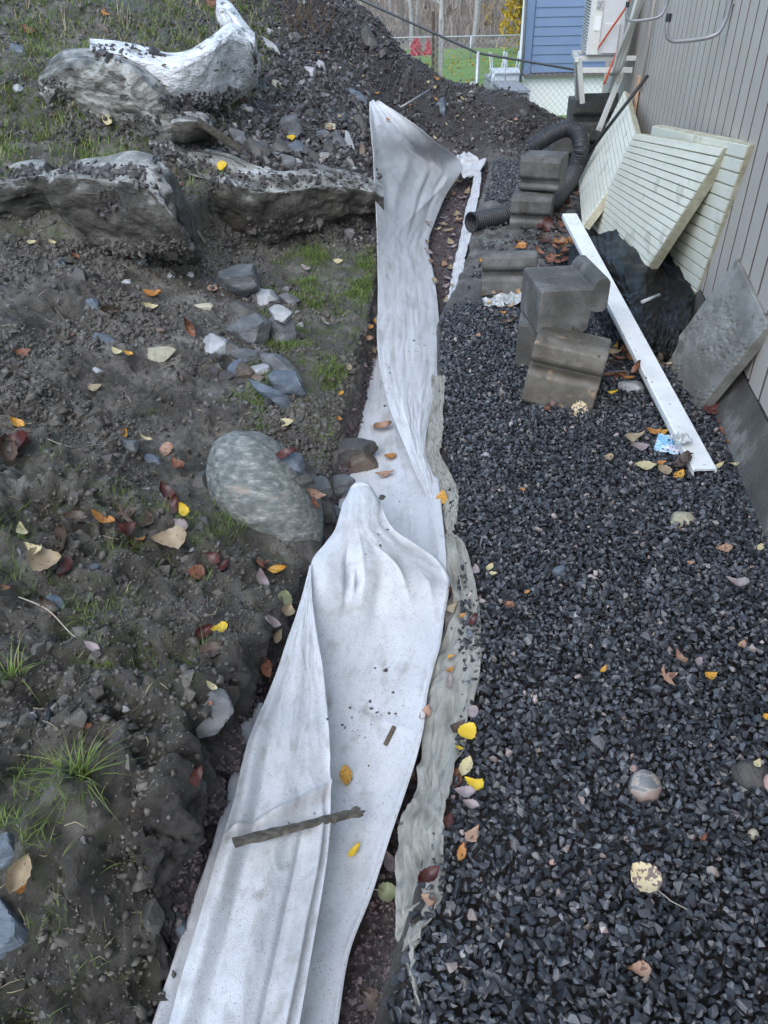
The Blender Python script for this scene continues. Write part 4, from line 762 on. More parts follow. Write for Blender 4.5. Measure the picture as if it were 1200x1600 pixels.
# ------------------------------------------------------------------ rock ledges: lofted bodies embedded in the bank
def outcrop(name, cols, mat, label, nu=110, nv=60, amp=.03, parent=None, cat='rock outcrop', facet=.02, fr=4.5):
    """cols: list of columns, each a list of (px,py,Y) from the buried back over the top edge down the face to the buried foot"""
    R_ = np.array([[pY(*p) for p in c] for c in cols]); X = crom(R_, np.linspace(0, len(cols)-1, nu), .4); X = np.transpose(crom(np.transpose(X, (1, 0, 2)), np.linspace(0, R_.shape[1]-1, nv), .18), (1, 0, 2))
    Nn = grid_normals(X); fl = np.sign((Nn*(C0-X)).sum(2).mean()); Nn *= fl; P_ = X.reshape(-1, 3)
    au = np.cumsum(np.concatenate([np.zeros((1, nv)), np.linalg.norm(np.diff(X, axis=0), axis=2)]), axis=0).ravel(); av = np.cumsum(np.concatenate([np.zeros((nu, 1)), np.linalg.norm(np.diff(X, axis=1), axis=2)], axis=1), axis=1).ravel()
    # stepped facets: quantised noise gives broken faces
    q = fbm(P_*np.array([1, 1, 1.6]), fr, 3, 120); st = np.round(q*7)/7
    d = amp*fbm(P_, 2.6, 2, 100)*1.0+facet*st*.0+(tri_facets(au, av, .34, 2)*.075+tri_facets(au+av*.3, av*1.3, .15, 5)*.030+tri_facets(au-av*.4, av*1.6, .06, 9)*.010)*facet/.02+.006*fbm(P_, 24, 3, 140)
    u = np.linspace(0, 1, nu)[:, None]*np.ones((1, nv)); v = np.linspace(0, 1, nv)[None, :]*np.ones((nu, 1)); edge = np.minimum(np.minimum(u, 1-u)*12, 1)*np.minimum(np.minimum(v, 1-v)*8, 1)
    X = X+Nn*(d.reshape(nu, nv)*edge)[..., None]; F = grid_faces(nu, nv); N2 = grid_normals(X); N2 *= np.sign((N2*(C0-X)).sum(2).mean()); top_sheen = np.clip(N2[..., 2]*1.1-.18, 0, .75).ravel()  # painted sheen grows where the rock faces up
    # close the back with a buried copy
    back = X.copy(); back += -Nn*.02+np.array([0, .18, -.06]); b = nu*nv; ring = [(i, 0) for i in range(nu)]+[(nu-1, j) for j in range(1, nv)]+[(i, nv-1) for i in range(nu-2, -1, -1)]+[(0, j) for j in range(nv-2, 0, -1)]
    ids = [i*nv+j for i, j in ring]; side = np.array([(ids[k], ids[(k+1) % len(ids)], b+ids[(k+1) % len(ids)], b+ids[k]) for k in range(len(ids))])
    V = np.concatenate([X.reshape(-1, 3), back.reshape(-1, 3)]); FF = np.concatenate([F, F[:, ::-1]+b, side])
    o = link(name, mesh_from(name, V, FF, M[mat], False, attrs=dict(top_sheen=np.concatenate([top_sheen, top_sheen*0]))), parent); add_bvh(X.reshape(-1, 3), F)
    if parent is None: recenter(o); prop(o, label, cat)
    else: local(o)
    return o
def colm(x, yt, yb, Y, back=.35, xb=None, top=0):
    xb = x if xb is None else xb
    return [(x, yt-14-top, Y+back), (x, yt-4-top*.5, Y+.12), (x, yt, Y+.0), (x, yt+(yb-yt)*.12, Y-.05), (x+(xb-x)*.6, yt+(yb-yt)*.6, Y-.05), (xb, yb, Y-.02), (xb, yb+10, Y+.12)]
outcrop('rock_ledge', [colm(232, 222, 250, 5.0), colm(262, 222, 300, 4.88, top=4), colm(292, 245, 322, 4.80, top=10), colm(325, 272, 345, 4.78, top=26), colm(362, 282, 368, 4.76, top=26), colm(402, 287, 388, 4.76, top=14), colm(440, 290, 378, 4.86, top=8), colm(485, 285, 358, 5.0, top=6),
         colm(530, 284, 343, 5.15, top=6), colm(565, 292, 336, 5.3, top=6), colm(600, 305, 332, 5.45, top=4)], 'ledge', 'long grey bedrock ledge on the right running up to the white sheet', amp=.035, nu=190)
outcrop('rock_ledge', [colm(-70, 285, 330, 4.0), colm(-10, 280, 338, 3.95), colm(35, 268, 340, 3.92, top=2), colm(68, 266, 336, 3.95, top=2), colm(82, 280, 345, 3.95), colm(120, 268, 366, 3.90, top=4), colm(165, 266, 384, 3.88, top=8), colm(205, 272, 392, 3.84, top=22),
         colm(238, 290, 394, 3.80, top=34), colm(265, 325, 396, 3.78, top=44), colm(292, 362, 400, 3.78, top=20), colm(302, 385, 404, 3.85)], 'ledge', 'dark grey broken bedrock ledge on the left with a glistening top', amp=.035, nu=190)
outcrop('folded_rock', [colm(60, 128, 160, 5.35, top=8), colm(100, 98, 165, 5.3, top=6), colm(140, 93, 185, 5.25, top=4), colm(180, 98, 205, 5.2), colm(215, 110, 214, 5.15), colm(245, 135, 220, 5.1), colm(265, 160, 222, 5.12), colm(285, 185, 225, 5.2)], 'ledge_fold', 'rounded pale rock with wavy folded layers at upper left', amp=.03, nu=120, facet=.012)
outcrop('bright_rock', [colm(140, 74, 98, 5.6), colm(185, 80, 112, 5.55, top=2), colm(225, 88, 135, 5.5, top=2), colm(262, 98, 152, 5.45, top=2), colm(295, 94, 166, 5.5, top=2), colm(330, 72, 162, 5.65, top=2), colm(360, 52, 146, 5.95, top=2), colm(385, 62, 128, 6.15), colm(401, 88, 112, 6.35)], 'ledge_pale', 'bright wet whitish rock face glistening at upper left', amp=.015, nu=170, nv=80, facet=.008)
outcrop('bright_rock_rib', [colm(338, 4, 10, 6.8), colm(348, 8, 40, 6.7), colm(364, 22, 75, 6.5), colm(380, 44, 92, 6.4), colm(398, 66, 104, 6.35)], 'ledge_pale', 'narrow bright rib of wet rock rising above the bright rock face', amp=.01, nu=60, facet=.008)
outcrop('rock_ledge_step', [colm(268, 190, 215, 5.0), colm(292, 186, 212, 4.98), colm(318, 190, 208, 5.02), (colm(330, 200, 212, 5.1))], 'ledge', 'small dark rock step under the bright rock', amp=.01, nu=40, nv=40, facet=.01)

# ------------------------------------------------------------------ grey house wall: planks, foundation
house = empty('house_wall', wall(3), 'grey beige house wall of vertical grooved boards along the right side', 'house')
PITCH_B = .1745
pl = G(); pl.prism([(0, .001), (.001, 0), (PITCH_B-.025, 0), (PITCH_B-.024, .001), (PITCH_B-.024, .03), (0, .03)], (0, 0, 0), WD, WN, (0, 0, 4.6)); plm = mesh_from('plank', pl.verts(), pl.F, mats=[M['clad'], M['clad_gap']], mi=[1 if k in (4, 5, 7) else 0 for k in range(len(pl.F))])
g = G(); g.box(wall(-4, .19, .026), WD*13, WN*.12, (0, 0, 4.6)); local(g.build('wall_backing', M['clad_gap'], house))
for i in range(-23, 52):
    s = -.004+i*PITCH_B; z0 = .205+rng.uniform(-.003, .003)
    o = link('plank', plm, house, wall(s, z0, 0)-np.array(house.location)); o.rotation_euler = (0, 0, rng.uniform(-.0006, .0006))
g = G(); g.prism([(-.075, -.35), (.3, -.35), (.3, .19), (.0, .19), (-.075, .02)], wall(-4), WN, (0, 0, 1), WD*12.8); local(g.build('foundation_wall', M['foundation'], house))
g = G(); g.box(wall(9.06, -.35, -.0), WD*-.05, WN*5, (0, 0, 5.2)); local(g.build('end_wall', M['clad'], house))
g = G(); g.box(wall(8.98, .2, -.02), WD*.09, WN*.1, (0, 0, 4.6)); local(g.build('corner_board', M['clad'], house))
# loose grey boards leaning low on the wall behind the slab
if 0: brd = empty('loose_boards', wall(.5, .0, -.08), 'pair of broken grey boards leaning against the foundation behind the concrete slab', 'board')
for a_, b_, t_ in ():
    g = G(); g.box(wall(a_, .06+t_, -.14), WD*(b_-a_), WN*.02, np.array([0, 0, .34])+WN*.12); local(g.build('board', M['clad'], brd))
# wall hooks
def hook(px, py, s, label):
    h = empty('ladder_hook', wall(s, 1.35), label, 'wall hook', 'ladder hooks on the wall')
    def w(ds, z, off): return wall(s+ds, z, off)
    pts = [w(0, 1.85, -.02), w(0, 1.42, -.022), w(0, 1.345, -.03), w(0, 1.30, -.05), w(0, 1.28, -.10), w(0, 1.268, -.20), w(0, 1.268, -.26), w(0, 1.285, -.29), w(0, 1.32, -.30), w(0, 1.36, -.30)]
    P_ = crom(np.array(pts), np.linspace(0, len(pts)-1, 50)); g = G(); g.tube(P_, .0105, 10); local(g.build('bracket', M['hook'], h, True))
    g = G(); g.tube([w(0, 1.35, -.30), w(0, 1.385, -.30)], .0135, 10); local(g.build('end_cap', M['cap'], h))
    g = G(); g.box(w(-.02, 1.42, -.012), WD*.04, WN*.012, (0, 0, .42)); local(g.build('back_plate', M['hook'], h))
hook(1140, 60, 2.23, 'nearer grey ladder hook with black cap on the wall'); hook(1045, 20, 4.40, 'farther grey ladder hook with black cap, next to the heat pump pipe')
# downpipe / conduit beside the pump
g = G(); g.tube([wall(5.05, .74, -.03), wall(5.05, 2.4, -.03)], .013, 10); o = g.build('conduit', M['clad'], None, True); recenter(o); prop(o, 'thin grey conduit running up the wall left of the farther hook', 'pipe')
g = G(); g.box(wall(5.3, .22, -.035), WD*.16, WN*.025, (0, 0, .60)); o = g.build('wood_offcut', M['raw_wood'], None, bevel=.003); recenter(o); prop(o, 'bare pinkish wood offcut standing against the wall above the grooved boards', 'wood offcut')

# ------------------------------------------------------------------ concrete blocks
BP = [(.0, .02), (.02, 0), (.245, 0), (.275, .03), (.28, .10), (.285, .125), (.30, .12), (.345, .12), (.365, .145), (.365, .28), (.345, .305), (.305, .305), (.280, .275), (.270, .25), (.01, .25), (.0, .24)]
def bp2(h, kb, xo=.30):
    r_ = .018
    return [(.0, .012), (.012, 0), (xo-.03, 0), (xo-.012, .012), (xo-.008, kb-.055), (xo-.022, kb-.035), (xo-.055, kb-.022), (xo-.058, kb-.006), (xo-.02, kb), (xo-.004, kb+r_), (xo, h-r_*1.6), (xo-.03, h-.004), (xo-.05, h), (.012, h), (0, h-.012)]
def block(base, yaw, label, axis='x', L=.30, mat='concrete', tilt=(0, 0), scale=1.0, mirror=False, prof=None, ps=1.0):
    prof = [(p[0]*ps, p[1]*ps) for p in (prof or BP)]
    g = G(); g.prism([(p[0]-.16, p[1]) for p in prof], (0, -L/2, 0), (1, 0, 0), (0, 0, 1), (0, L, 0)); me = mesh_from('concrete_block', g.verts()*scale, g.F, M[mat]); o = link('concrete_block', me)
    o.location = Vector([float(v) for v in base]); o.rotation_euler = (math.radians(tilt[0]), math.radians(tilt[1]), math.radians(yaw)); m = o.modifiers.new('bevel', 'BEVEL'); m.width = .009; m.segments = 3; m.limit_method = 'ANGLE'; m.angle_limit = math.radians(15)
    prop(o, label, 'concrete block', 'concrete edging blocks'); add_obj_bvh(o); return o
block((.835, 3.50, .0), -13, 'concrete block carrying another block, behind the rust stained one', L=.30, ps=.86)
block((.855, 3.42, .216), 4, 'concrete block resting level on another, its lip on the right, by the white plank', L=.34, ps=.84)
block((.795, 3.07, -.03), -108, 'rust stained concrete block nearest the viewer, lip edge toward the viewer', L=.31, mat='concrete_rust', tilt=(-7, -11), prof=bp2(.30, .19, .31))
block((.78, 4.50, -.03), -98, 'half sunk concrete block left of the level one, among crumpled film', L=.32, tilt=(2, -14), prof=bp2(.25, .15))
block((1.17, 5.98, -.01), -106, 'lower block of the middle pair, behind the ribbed pipe end', L=.30, prof=bp2(.235, .105))
block((1.245, 6.08, .236), -113, 'upper block of the middle pair of concrete blocks', L=.30, prof=bp2(.235, .085))
block((1.90, 8.18, .0), -92, 'single far concrete block inside the bend of the black pipe', L=.32)
block((2.28, 8.92, -.02), -90, 'lowest far block under the heat pump stand', L=.42, scale=1.05)
block((2.27, 8.92, .24), -92, 'top far block holding the leg of the heat pump stand', L=.42, scale=1.05)

# ------------------------------------------------------------------ grooved insulation boards leaning on the wall
def lean_board(BL, BR, TR, TL, nstrip, thick, label, first=1.0):
    BL, BR, TR, TL = map(lambda q: np.asarray(q, float), (BL, BR, TR, TL)); n = np.cross(BR-BL, TL-BL); n /= np.linalg.norm(n)
    if n@(C0-BL) < 0: n = -n
    t = empty('insulation_board', (BL+BR)/2, label, 'insulation board', 'grooved insulation boards leaning on the wall')
    g = G(); q = [BL, BR, TR, TL]; nb = 26; 
    g.quadbox([p-n*thick for p in q]+[p for p in q]); o = g.build('core', M['board_core'], t); local(o); o.data.update()
    for i in range(nstrip):
        a, b = i/nstrip, (i+1)/nstrip; gp_ = .15/nstrip
        a2, b2 = a+gp_*.5, b-gp_*.5; L0 = BL+(TL-BL)*a2; L1 = BL+(TL-BL)*b2; R0 = BR+(TR-BR)*a2; R1 = BR+(TR-BR)*b2
        e = (R0-L0)/np.linalg.norm(R0-L0)*rng.uniform(0, .004); h = n*(.010+rng.uniform(-.0006, .0006))
        s = G(); s.quadbox([L0+e, R0-e, R1-e, L1+e, L0+e+h, R0-e+h, R1-e+h, L1+e+h]); local(s.build('strip', M['board'], t, bevel=.0015))
    add_bvh(q, [(0, 1, 2, 3)]); return t
lean_board(pz(925, 352, .03), pz(1000, 441, .10), pz(1134, 231, .895), pz(993, 208, .75), 18, .05, 'middle grooved pale board, lying in front of the yellower one')
lean_board(pz(905, 285, .02), pz(911, 354, .10), pz(1000, 232, .60), pz(977, 142, .68), 17, .05, 'farthest grooved pale board with the black rod across it')
b3R = pz(1086, 468, .13); t3R = pz(1172, 226, .95); t3L = pz(1022, 196, .775)
lean_board(b3R+t3L-t3R, b3R, t3R, t3L, 13, .05, 'rearmost yellower grooved board, nearest to the concrete slab')
# black rod over the far board
g = G(); g.tube([pz(905, 262, .12), pz(940, 212, .45), pz(1012, 118, .90)], .014, 8); o = g.build('black_rod', M['rod'], None, True); recenter(o); prop(o, 'thin black rod leaning diagonally over the farthest grooved board', 'rod')
# long white painted plank
A0, A1 = pz(1085, 741, .03), pz(1118, 733, .03); E0, E1 = pz(877, 338, .33), pz(903, 336, .33); wdt = .086
ax_ = (E0+E1)/2-(A0+A1)/2; L_ = np.linalg.norm(ax_); ax_ /= L_; side = np.cross(ax_, (0, 0, 1)); side /= np.linalg.norm(side); side *= np.sign(side[0]); up_ = np.cross(side, ax_); up_ *= np.sign(up_[2]); o_ = (A0+A1)/2-side*wdt/2
g = G(); g.prism([(0, 0), (.006, -.012), (.006, -.022), (0, -.024), (-.004, -.01), (-.004, .010), (.002, .014), (wdt-.004, .014), (wdt, .010), (wdt, -.006), (wdt-.005, -.006), (wdt-.008, .004), (.008, .004)], o_, side, up_, ax_*L_)
o = g.build('white_plank', M['plank'], None); recenter(o); prop(o, 'long narrow white painted plank leaning from the gravel up past the blocks', 'plank'); add_obj_bvh(o)
# concrete slab leaning on the wall
q = [pz(1035, 560, .0), pz(1088, 643, .0), pz(1199, 506, .478), pz(1150, 402, .535)]; n = np.cross(q[1]-q[0], q[3]-q[0]); n /= np.linalg.norm(n); n = n if n@(C0-q[0]) > 0 else -n
g = G(); nn_ = 40; X = np.array([[(q[0]*(1-u)*(1-v)+q[1]*u*(1-v)+q[2]*u*v+q[3]*(1-u)*v) for v in np.linspace(0, 1, nn_)] for u in np.linspace(0, 1, nn_)])
P_ = X.reshape(-1, 3); dd = fbm(P_, 9, 3, 5)*.004+np.minimum(0, .12-np.abs(fbm(P_, 45, 2, 6)))*.02*sig(fbm(P_, 5, 1, 9).ravel()*20); Xf = X+n*dd.reshape(nn_, nn_, 1); b = nn_*nn_
ring = [(i, 0) for i in range(nn_)]+[(nn_-1, j) for j in range(1, nn_)]+[(i, nn_-1) for i in range(nn_-2, -1, -1)]+[(0, j) for j in range(nn_-2, 0, -1)]; ids = [i*nn_+j for i, j in ring]
F = np.concatenate([grid_faces(nn_, nn_), grid_faces(nn_, nn_)[:, ::-1]+b, np.array([(ids[k], ids[(k+1) % len(ids)], b+ids[(k+1) % len(ids)], b+ids[k]) for k in range(len(ids))])])
o = link('concrete_slab', mesh_from('concrete_slab', np.concatenate([Xf.reshape(-1, 3), (X-n*.05).reshape(-1, 3)]), F, M['slab'])); recenter(o); prop(o, 'square weathered concrete paving slab leaning against the wall by the white plank', 'paving slab'); m = o.modifiers.new('bevel', 'BEVEL'); m.width = .006; m.segments = 2; m.limit_method = 'ANGLE'; m.angle_limit = math.radians(50); add_obj_bvh(o)
# black plastic sheet heaped under the boards
_lw = lambda R_: [[(a, b, c*(.45 if i < 2 else .75)) for i, (a, b, c) in enumerate(r)] for r in R_]
rws = [[(868, 392, .10), (905, 378, .16), (955, 365, .22), (1010, 355, .26), (1060, 360, .26)], [(876, 420, .06), (920, 412, .20), (965, 408, .26), (1020, 400, .26), (1075, 402, .26)], [(905, 455, .03), (935, 450, .16), (985, 448, .24), (1035, 446, .22), (1085, 445, .24)],
       [(925, 490, .02), (950, 485, .14), (990, 480, .20), (1035, 485, .18), (1082, 480, .22)], [(938, 520, .01), (960, 515, .09), (995, 515, .16), (1035, 512, .18), (1075, 515, .20)], [(945, 545, .0), (968, 542, .03), (1000, 545, .08), (1030, 548, .09), (1056, 552, .08)], [(950, 556, -.02), (972, 556, -.02), (1000, 566, -.02), (1028, 572, -.02), (1050, 570, -.02)]]
X = loft(_lw(rws), 130, 130); o = sheet('black_plastic', X, M['plastic'], None, lambda u, v, X: .03*nz2(u, v, 3, 3, 201)+.016*(1-np.abs(nz2(u+.3*v, v, 4, 9, 202))*5)*.6+.006*(1-np.abs(nz2(u, v, 14, 12, 203))*5), None, .004); prop(o, 'crumpled black plastic sheet heaped under the grooved boards', 'plastic sheet')
# small pale tubes lying on the plastic and by the block
for a, b, lab, z in (((1003, 472), (1030, 461), 'short pale tube lying on the black plastic', .24), ((925, 548), (948, 533), 'short pale tube end sticking out behind the top block', .06), ((838, 240), (851, 252), 'white stick on the far gravel under the pipe loop', .03), ((810, 231), (823, 229), 'white peg at the mouth of the black pipe', .03)):
    g = G(); g.tube([pz(*a, z), pz(*b, z)], .009, 8); o = g.build('tube', M['film'] if z > .05 else M['plank'], None, True); recenter(o); prop(o, lab, 'tube')

# ------------------------------------------------------------------ black corrugated pipe
pts = [pz(737, 347, .06), pz(768, 341, .055), pz(800, 334, .055), pz(832, 328, .06), pz(862, 318, .07), pz(878, 300, .07), pz(891, 282, .10), pz(902, 256, .20), pz(908, 230, .34), pz(903, 209, .43), pz(888, 201, .46), pz(868, 207, .43), pz(848, 219, .37), pz(830, 230, .31)]
pts = np.array(pts); Pc = crom(pts, np.linspace(0, len(pts)-1, 1400)); seg = np.concatenate([[0], np.cumsum(np.linalg.norm(np.diff(Pc, axis=0), axis=1))]); Lp = seg[-1]; ss = np.arange(0, Lp, .0052); Pp = np.stack([np.interp(ss, seg, Pc[:, k]) for k in range(3)], 1)
rad = .067+.0028*np.sign(np.sin(ss/.0215*2*math.pi))
cp = empty('corrugated_pipe', Pp[0]-np.array([0, 0, .06]), 'black ribbed drain pipe looping round the far blocks with both ends open', 'pipe')
g = G(); g.tube(Pp, rad, 22, cap=False); o = g.build('pipe_wall', M['pipe'], cp); local(o); m = o.modifiers.new('solidify', 'SOLIDIFY'); m.thickness = .006; m.offset = -1
for e, e2 in ((Pp[0], Pp[6]), (Pp[-1], Pp[-7])):
    d_ = e-e2; d_ /= np.linalg.norm(d_); g = G(); g.tube([e-d_*.002, e+d_*.006], .0735, 22, cap=False); o = g.build('rim', M['pipe'], cp); local(o); m = o.modifiers.new('solidify', 'SOLIDIFY'); m.thickness = .010; m.offset = -1
# ------------------------------------------------------------------ heat pump on its stand
s0 = 5.95; hp = empty('heat_pump', wall(s0+.4, .95, -.3), 'white heat pump unit with side grille on a stand by the wall', 'heat pump')
def wb(g, s, z, off, ds, dz, doff): g.box(wall(s, z, off), WD*ds, WN*doff, (0, 0, dz)); return g
hz = .93
wb(G(), s0, hz, -.47, .86, .75, .33).build('casing', M['pump_case'], None, bevel=.02)
ob = bpy.data.objects['casing']; ob.parent = hp; local(ob)
g = G(); wb(g, s0-.012, hz+.01, -.455, .012, .73, .10); local(g.build('side_panel', M['white_metal'], hp, bevel=.004))
g = G(); wb(g, s0-.018, hz+.36, -.42, .006, .07, .055); local(g.build('rating_label', M['pump_label'], hp))
g = G(); wb(g, s0-.018, hz+.20, -.425, .006, .11, .06); local(g.build('paper_label', M['plank'], hp))
for i in range(30):
    g = G(); wb(g, s0+.02, hz+.03+i*.0235, -.482, .82, .008, .012); local(g.build('grille_bar', M['pump_case'], hp))
g = G(); wb(g, s0+.02, hz+.02, -.474, .82, .71, .004); local(g.build('grille_back', M['pump_dark'], hp))
g = G(); wb(g, s0-.03, hz+.02, -.33, .02, .24, .14); local(g.build('valve_cover', M['pump_case'], hp, bevel=.008))
st = empty('pump_stand', wall(s0+.4, .4, -.35), 'white steel stand under the heat pump with slanting legs', 'stand')
for ds in (.06, .74):
    g = G(); wb(g, s0+ds, hz-.045, -.56, .045, .04, .56); local(g.build('arm', M['white_metal'], st, bevel=.003))
g = G(); wb(g, s0-.02, hz-.05, -.56, .86, .045, .04); local(g.build('front_rail', M['white_metal'], st, bevel=.003))
g = G(); wb(g, s0+.02, hz-.14, -.52, .03, .045, .50); local(g.build('cross_rail', M['white_metal'], st, bevel=.003))
def bar(name, a, b, w=.04, mat='white_metal', par=None):
    a, b = np.array(a), np.array(b); d_ = (b-a)/np.linalg.norm(b-a); s_ = np.cross(d_, (0, 1, 0)); s_ /= np.linalg.norm(s_); t_ = np.cross(s_, d_); g = G(); g.box(a-s_*w/2-t_*w/2, s_*w, t_*w, b-a); o = g.build(name, M[mat], par, bevel=.003)
    if par is not None: local(o)
    return o
bar('leg', wall(s0+.08, hz-.02, -.54), wall(s0+.55, .50, -.46), .045, par=st); bar('leg', wall(s0+.02, hz-.04, -.52), wall(s0+.08, .53, -.44), .045, par=st)
bar('leg', wall(s0+.05, hz-.1, -.10), wall(s0+.0, .30, -.26), .045, 'white_metal', st); bar('leg', wall(s0+.7, hz-.1, -.08), wall(s0+.7, .28, -.22), .045, 'white_metal', st)
g = G(); wb(g, s0+.02, .50, -.50, .12, .015, .13); local(g.build('foot_plate', M['rod'], st))
# hoses, strap
hoses = empty('pump_hose', wall(s0-.2, .7, -.1), 'bundle of cream refrigerant hoses curving down the wall beside the heat pump', 'hose')
for k in range(3):
    P_ = crom(np.array([wall(s0-.55-.06*k, 2.0, -.06-.02*k), wall(s0-.5-.06*k, 1.5, -.07-.03*k), wall(s0-.42-.05*k, 1.2, -.12-.02*k), wall(s0-.25, .95, -.14-.03*k), wall(s0-.12, .82, -.16-.02*k), wall(s0+.1, .78, -.2)]), np.linspace(0, 5, 40)); g = G(); g.tube(P_, .022-.003*k, 10); local(g.build('hose', M['white_metal'], hoses, True))
g = G(); P_ = crom(np.array([wall(s0-.04, .97, -.37), wall(s0-.08, 1.12, -.28), wall(s0-.12, 1.3, -.17), wall(s0-.16, 1.5, -.08)]), np.linspace(0, 3, 20)); V = []; 
for p in P_: V += [p, p+np.array([.005, -.012, .045])]
g.add(V, [(2*i, 2*i+1, 2*i+3, 2*i+2) for i in range(19)]); P2 = crom(np.array([wall(s0-.05, .70, -.28), wall(s0-.06, .9, -.22), wall(s0-.1, 1.1, -.15), wall(s0-.14, 1.45, -.07)]), np.linspace(0, 3, 14)); V = []
for p in P2: V += [p, p+np.array([.022, -.004, .006])]
g.add(V, [(2*i, 2*i+1, 2*i+3, 2*i+2) for i in range(13)]); o = g.build('strap', M['strap'], None, True); m = o.modifiers.new('solidify', 'SOLIDIFY'); m.thickness = .003; recenter(o); prop(o, 'orange red lashing strap hanging beside the heat pump', 'strap')

# ------------------------------------------------------------------ twigs, planks, rods on the ground
def ground_line(pts, lift=.004, n=14, Ys=None):
    P_ = np.array([hit(*p)[0]+np.array([0, 0, lift]) for p in pts]); return crom(P_, np.linspace(0, len(P_)-1, n))
def twig(pts, r, label, mat='twig', name='twig', lift=.005, cat='twig'):
    P_ = ground_line(pts, lift, 8*len(pts)); g = G(); g.tube(P_, np.linspace(r, r*.5, len(P_)), 6); o = g.build(name, M[mat], None, True); recenter(o); return prop(o, label, cat)
twig([(30, 935), (75, 955), (115, 995), (155, 1018)], .0022, 'white thin root with a grey leaf at its end on the near shelf', 'root', 'root', cat='root')
twig([(75, 688), (110, 700), (150, 697), (190, 692)], .0015, 'fine pale root crossing to the pointed grey stone', 'root', 'root', cat='root')
twig([(0, 665), (40, 676), (85, 678)], .003, 'brown twig among dark leaves at the left photo edge'); twig([(0, 752), (25, 728), (48, 712)], .0022, 'tan straw below the curled dark leaf', 'root')
twig([(330, 388), (350, 385), (385, 378)], .008, 'short dark branch under the long ledge', 'old_wood'); twig([(308, 362), (322, 384)], .006, 'pale split root at the crack between ledges', 'root', 'root', cat='root')
twig([(85, 480), (100, 500), (112, 505)], .004, 'dark twig left on the mud slope'); twig([(892, 752), (915, 744), (945, 733)], .005, 'dark curved twig on the upper gravel', 'rod'); twig([(935, 558), (975, 572), (1010, 592)], .006, 'brown stick lying behind the front concrete block')
twig([(868, 655), (872, 672)], .0015, 'leaf stalk hanging below the front block', 'root'); twig([(575, 1390), (606, 1395)], .0018, 'pale stalk in the gap beside the sheet', 'root'); twig([(300, 235), (350, 245), (385, 262)], .004, 'twig across the ledge top', 'twig')
P_ = [hit(370, 1342)[0]+np.array([0, 0, .012]), hit(440, 1322)[0]+np.array([0, 0, .012]), hit(565, 1290)[0]+np.array([0, 0, .012])]; P_ = [p_+np.array([0, 0, .046]) for p_ in P_]; P_[1] = (P_[0]+P_[2])/2
stk = empty('wooden_stake', P_[0], 'muddy split wooden stake lying across the white sheet', 'stake'); d_ = (P_[2]-P_[0]); Ld = np.linalg.norm(d_); d_ /= Ld; s_ = np.cross(d_, (0, 0, 1)); s_ /= np.linalg.norm(s_)
nn_ = 26; V = []
for i in range(nn_):
    f = i/(nn_-1); c = P_[0]+d_*Ld*f; w_ = .0078+.0015*math.sin(f*9)+(.004 if f > .93 else 0); h_ = .008
    V += [c-s_*w_-np.array([0, 0, h_]), c+s_*w_-np.array([0, 0, h_*.8]), c+s_*w_*.8+np.array([0, 0, h_]), c-s_*w_*.9+np.array([0, 0, h_*.9])]
V = np.array(V)+rng.normal(0, .0008, (nn_*4, 3)); g = G(); g.add(V, [(4*i+k, 4*i+(k+1) % 4, 4*i+4+(k+1) % 4, 4*i+4+k) for i in range(nn_-1) for k in range(4)]+[(3, 2, 1, 0), tuple(4*(nn_-1)+k for k in range(4))]); local(g.build('shaft', M['old_wood'], stk))
g = G()
for k in range(7):
    a = P_[2]+rng.normal(0, .003, 3); g.tube([a-d_*.012, a+d_*rng.uniform(.002, .009)+rng.normal(0, .002, 3)], [.004, .002], 5)
local(g.build('splintered_end', M['old_wood'], stk))
# old plank on the scree
a, b = hit(312, 206)[0]+np.array([0, -.02, .03]), hit(378, 252)[0]+np.array([0, -.02, .04]); d_ = b-a; s_ = np.cross(d_/np.linalg.norm(d_), (0, 0, 1)); s_ /= np.linalg.norm(s_); g = G(); g.box(a, d_, s_*.03+np.array([0, 0, .005]), np.array([0, -.01, .055])); o = g.build('old_plank', M['old_wood'], None, bevel=.006); recenter(o); prop(o, 'short weathered plank end lying on the ledge below the bright rock', 'plank')
a, b = pY(626, 168, 8.6), pY(671, 141, 9.0); g = G(); g.tube([a, b], .012, 8); o = g.build('iron_rod', M['hook'], None, True); recenter(o); prop(o, 'thin grey rod sticking out of the soil mound above the sheet', 'rod')
P_ = ground_line([(602, 1166), (610, 1150), (616, 1138)], .006, 8); g = G(); g.tube(P_, [.006]*8, 7); o = g.build('bark_scrap', M['brown_bark'] if 'brown_bark' in M else M['twig'], None, True); recenter(o); prop(o, 'small curled piece of dark bark on the white sheet', 'bark')
P_ = ground_line([(74, 1138), (78, 1118), (84, 1098)], .006, 8); g = G(); g.tube(P_, np.linspace(.009, .005, 8), 6); o = g.build('charred_wood', M['rod'], None); recenter(o); prop(o, 'short charred wood scrap on the near shelf', 'wood scrap')
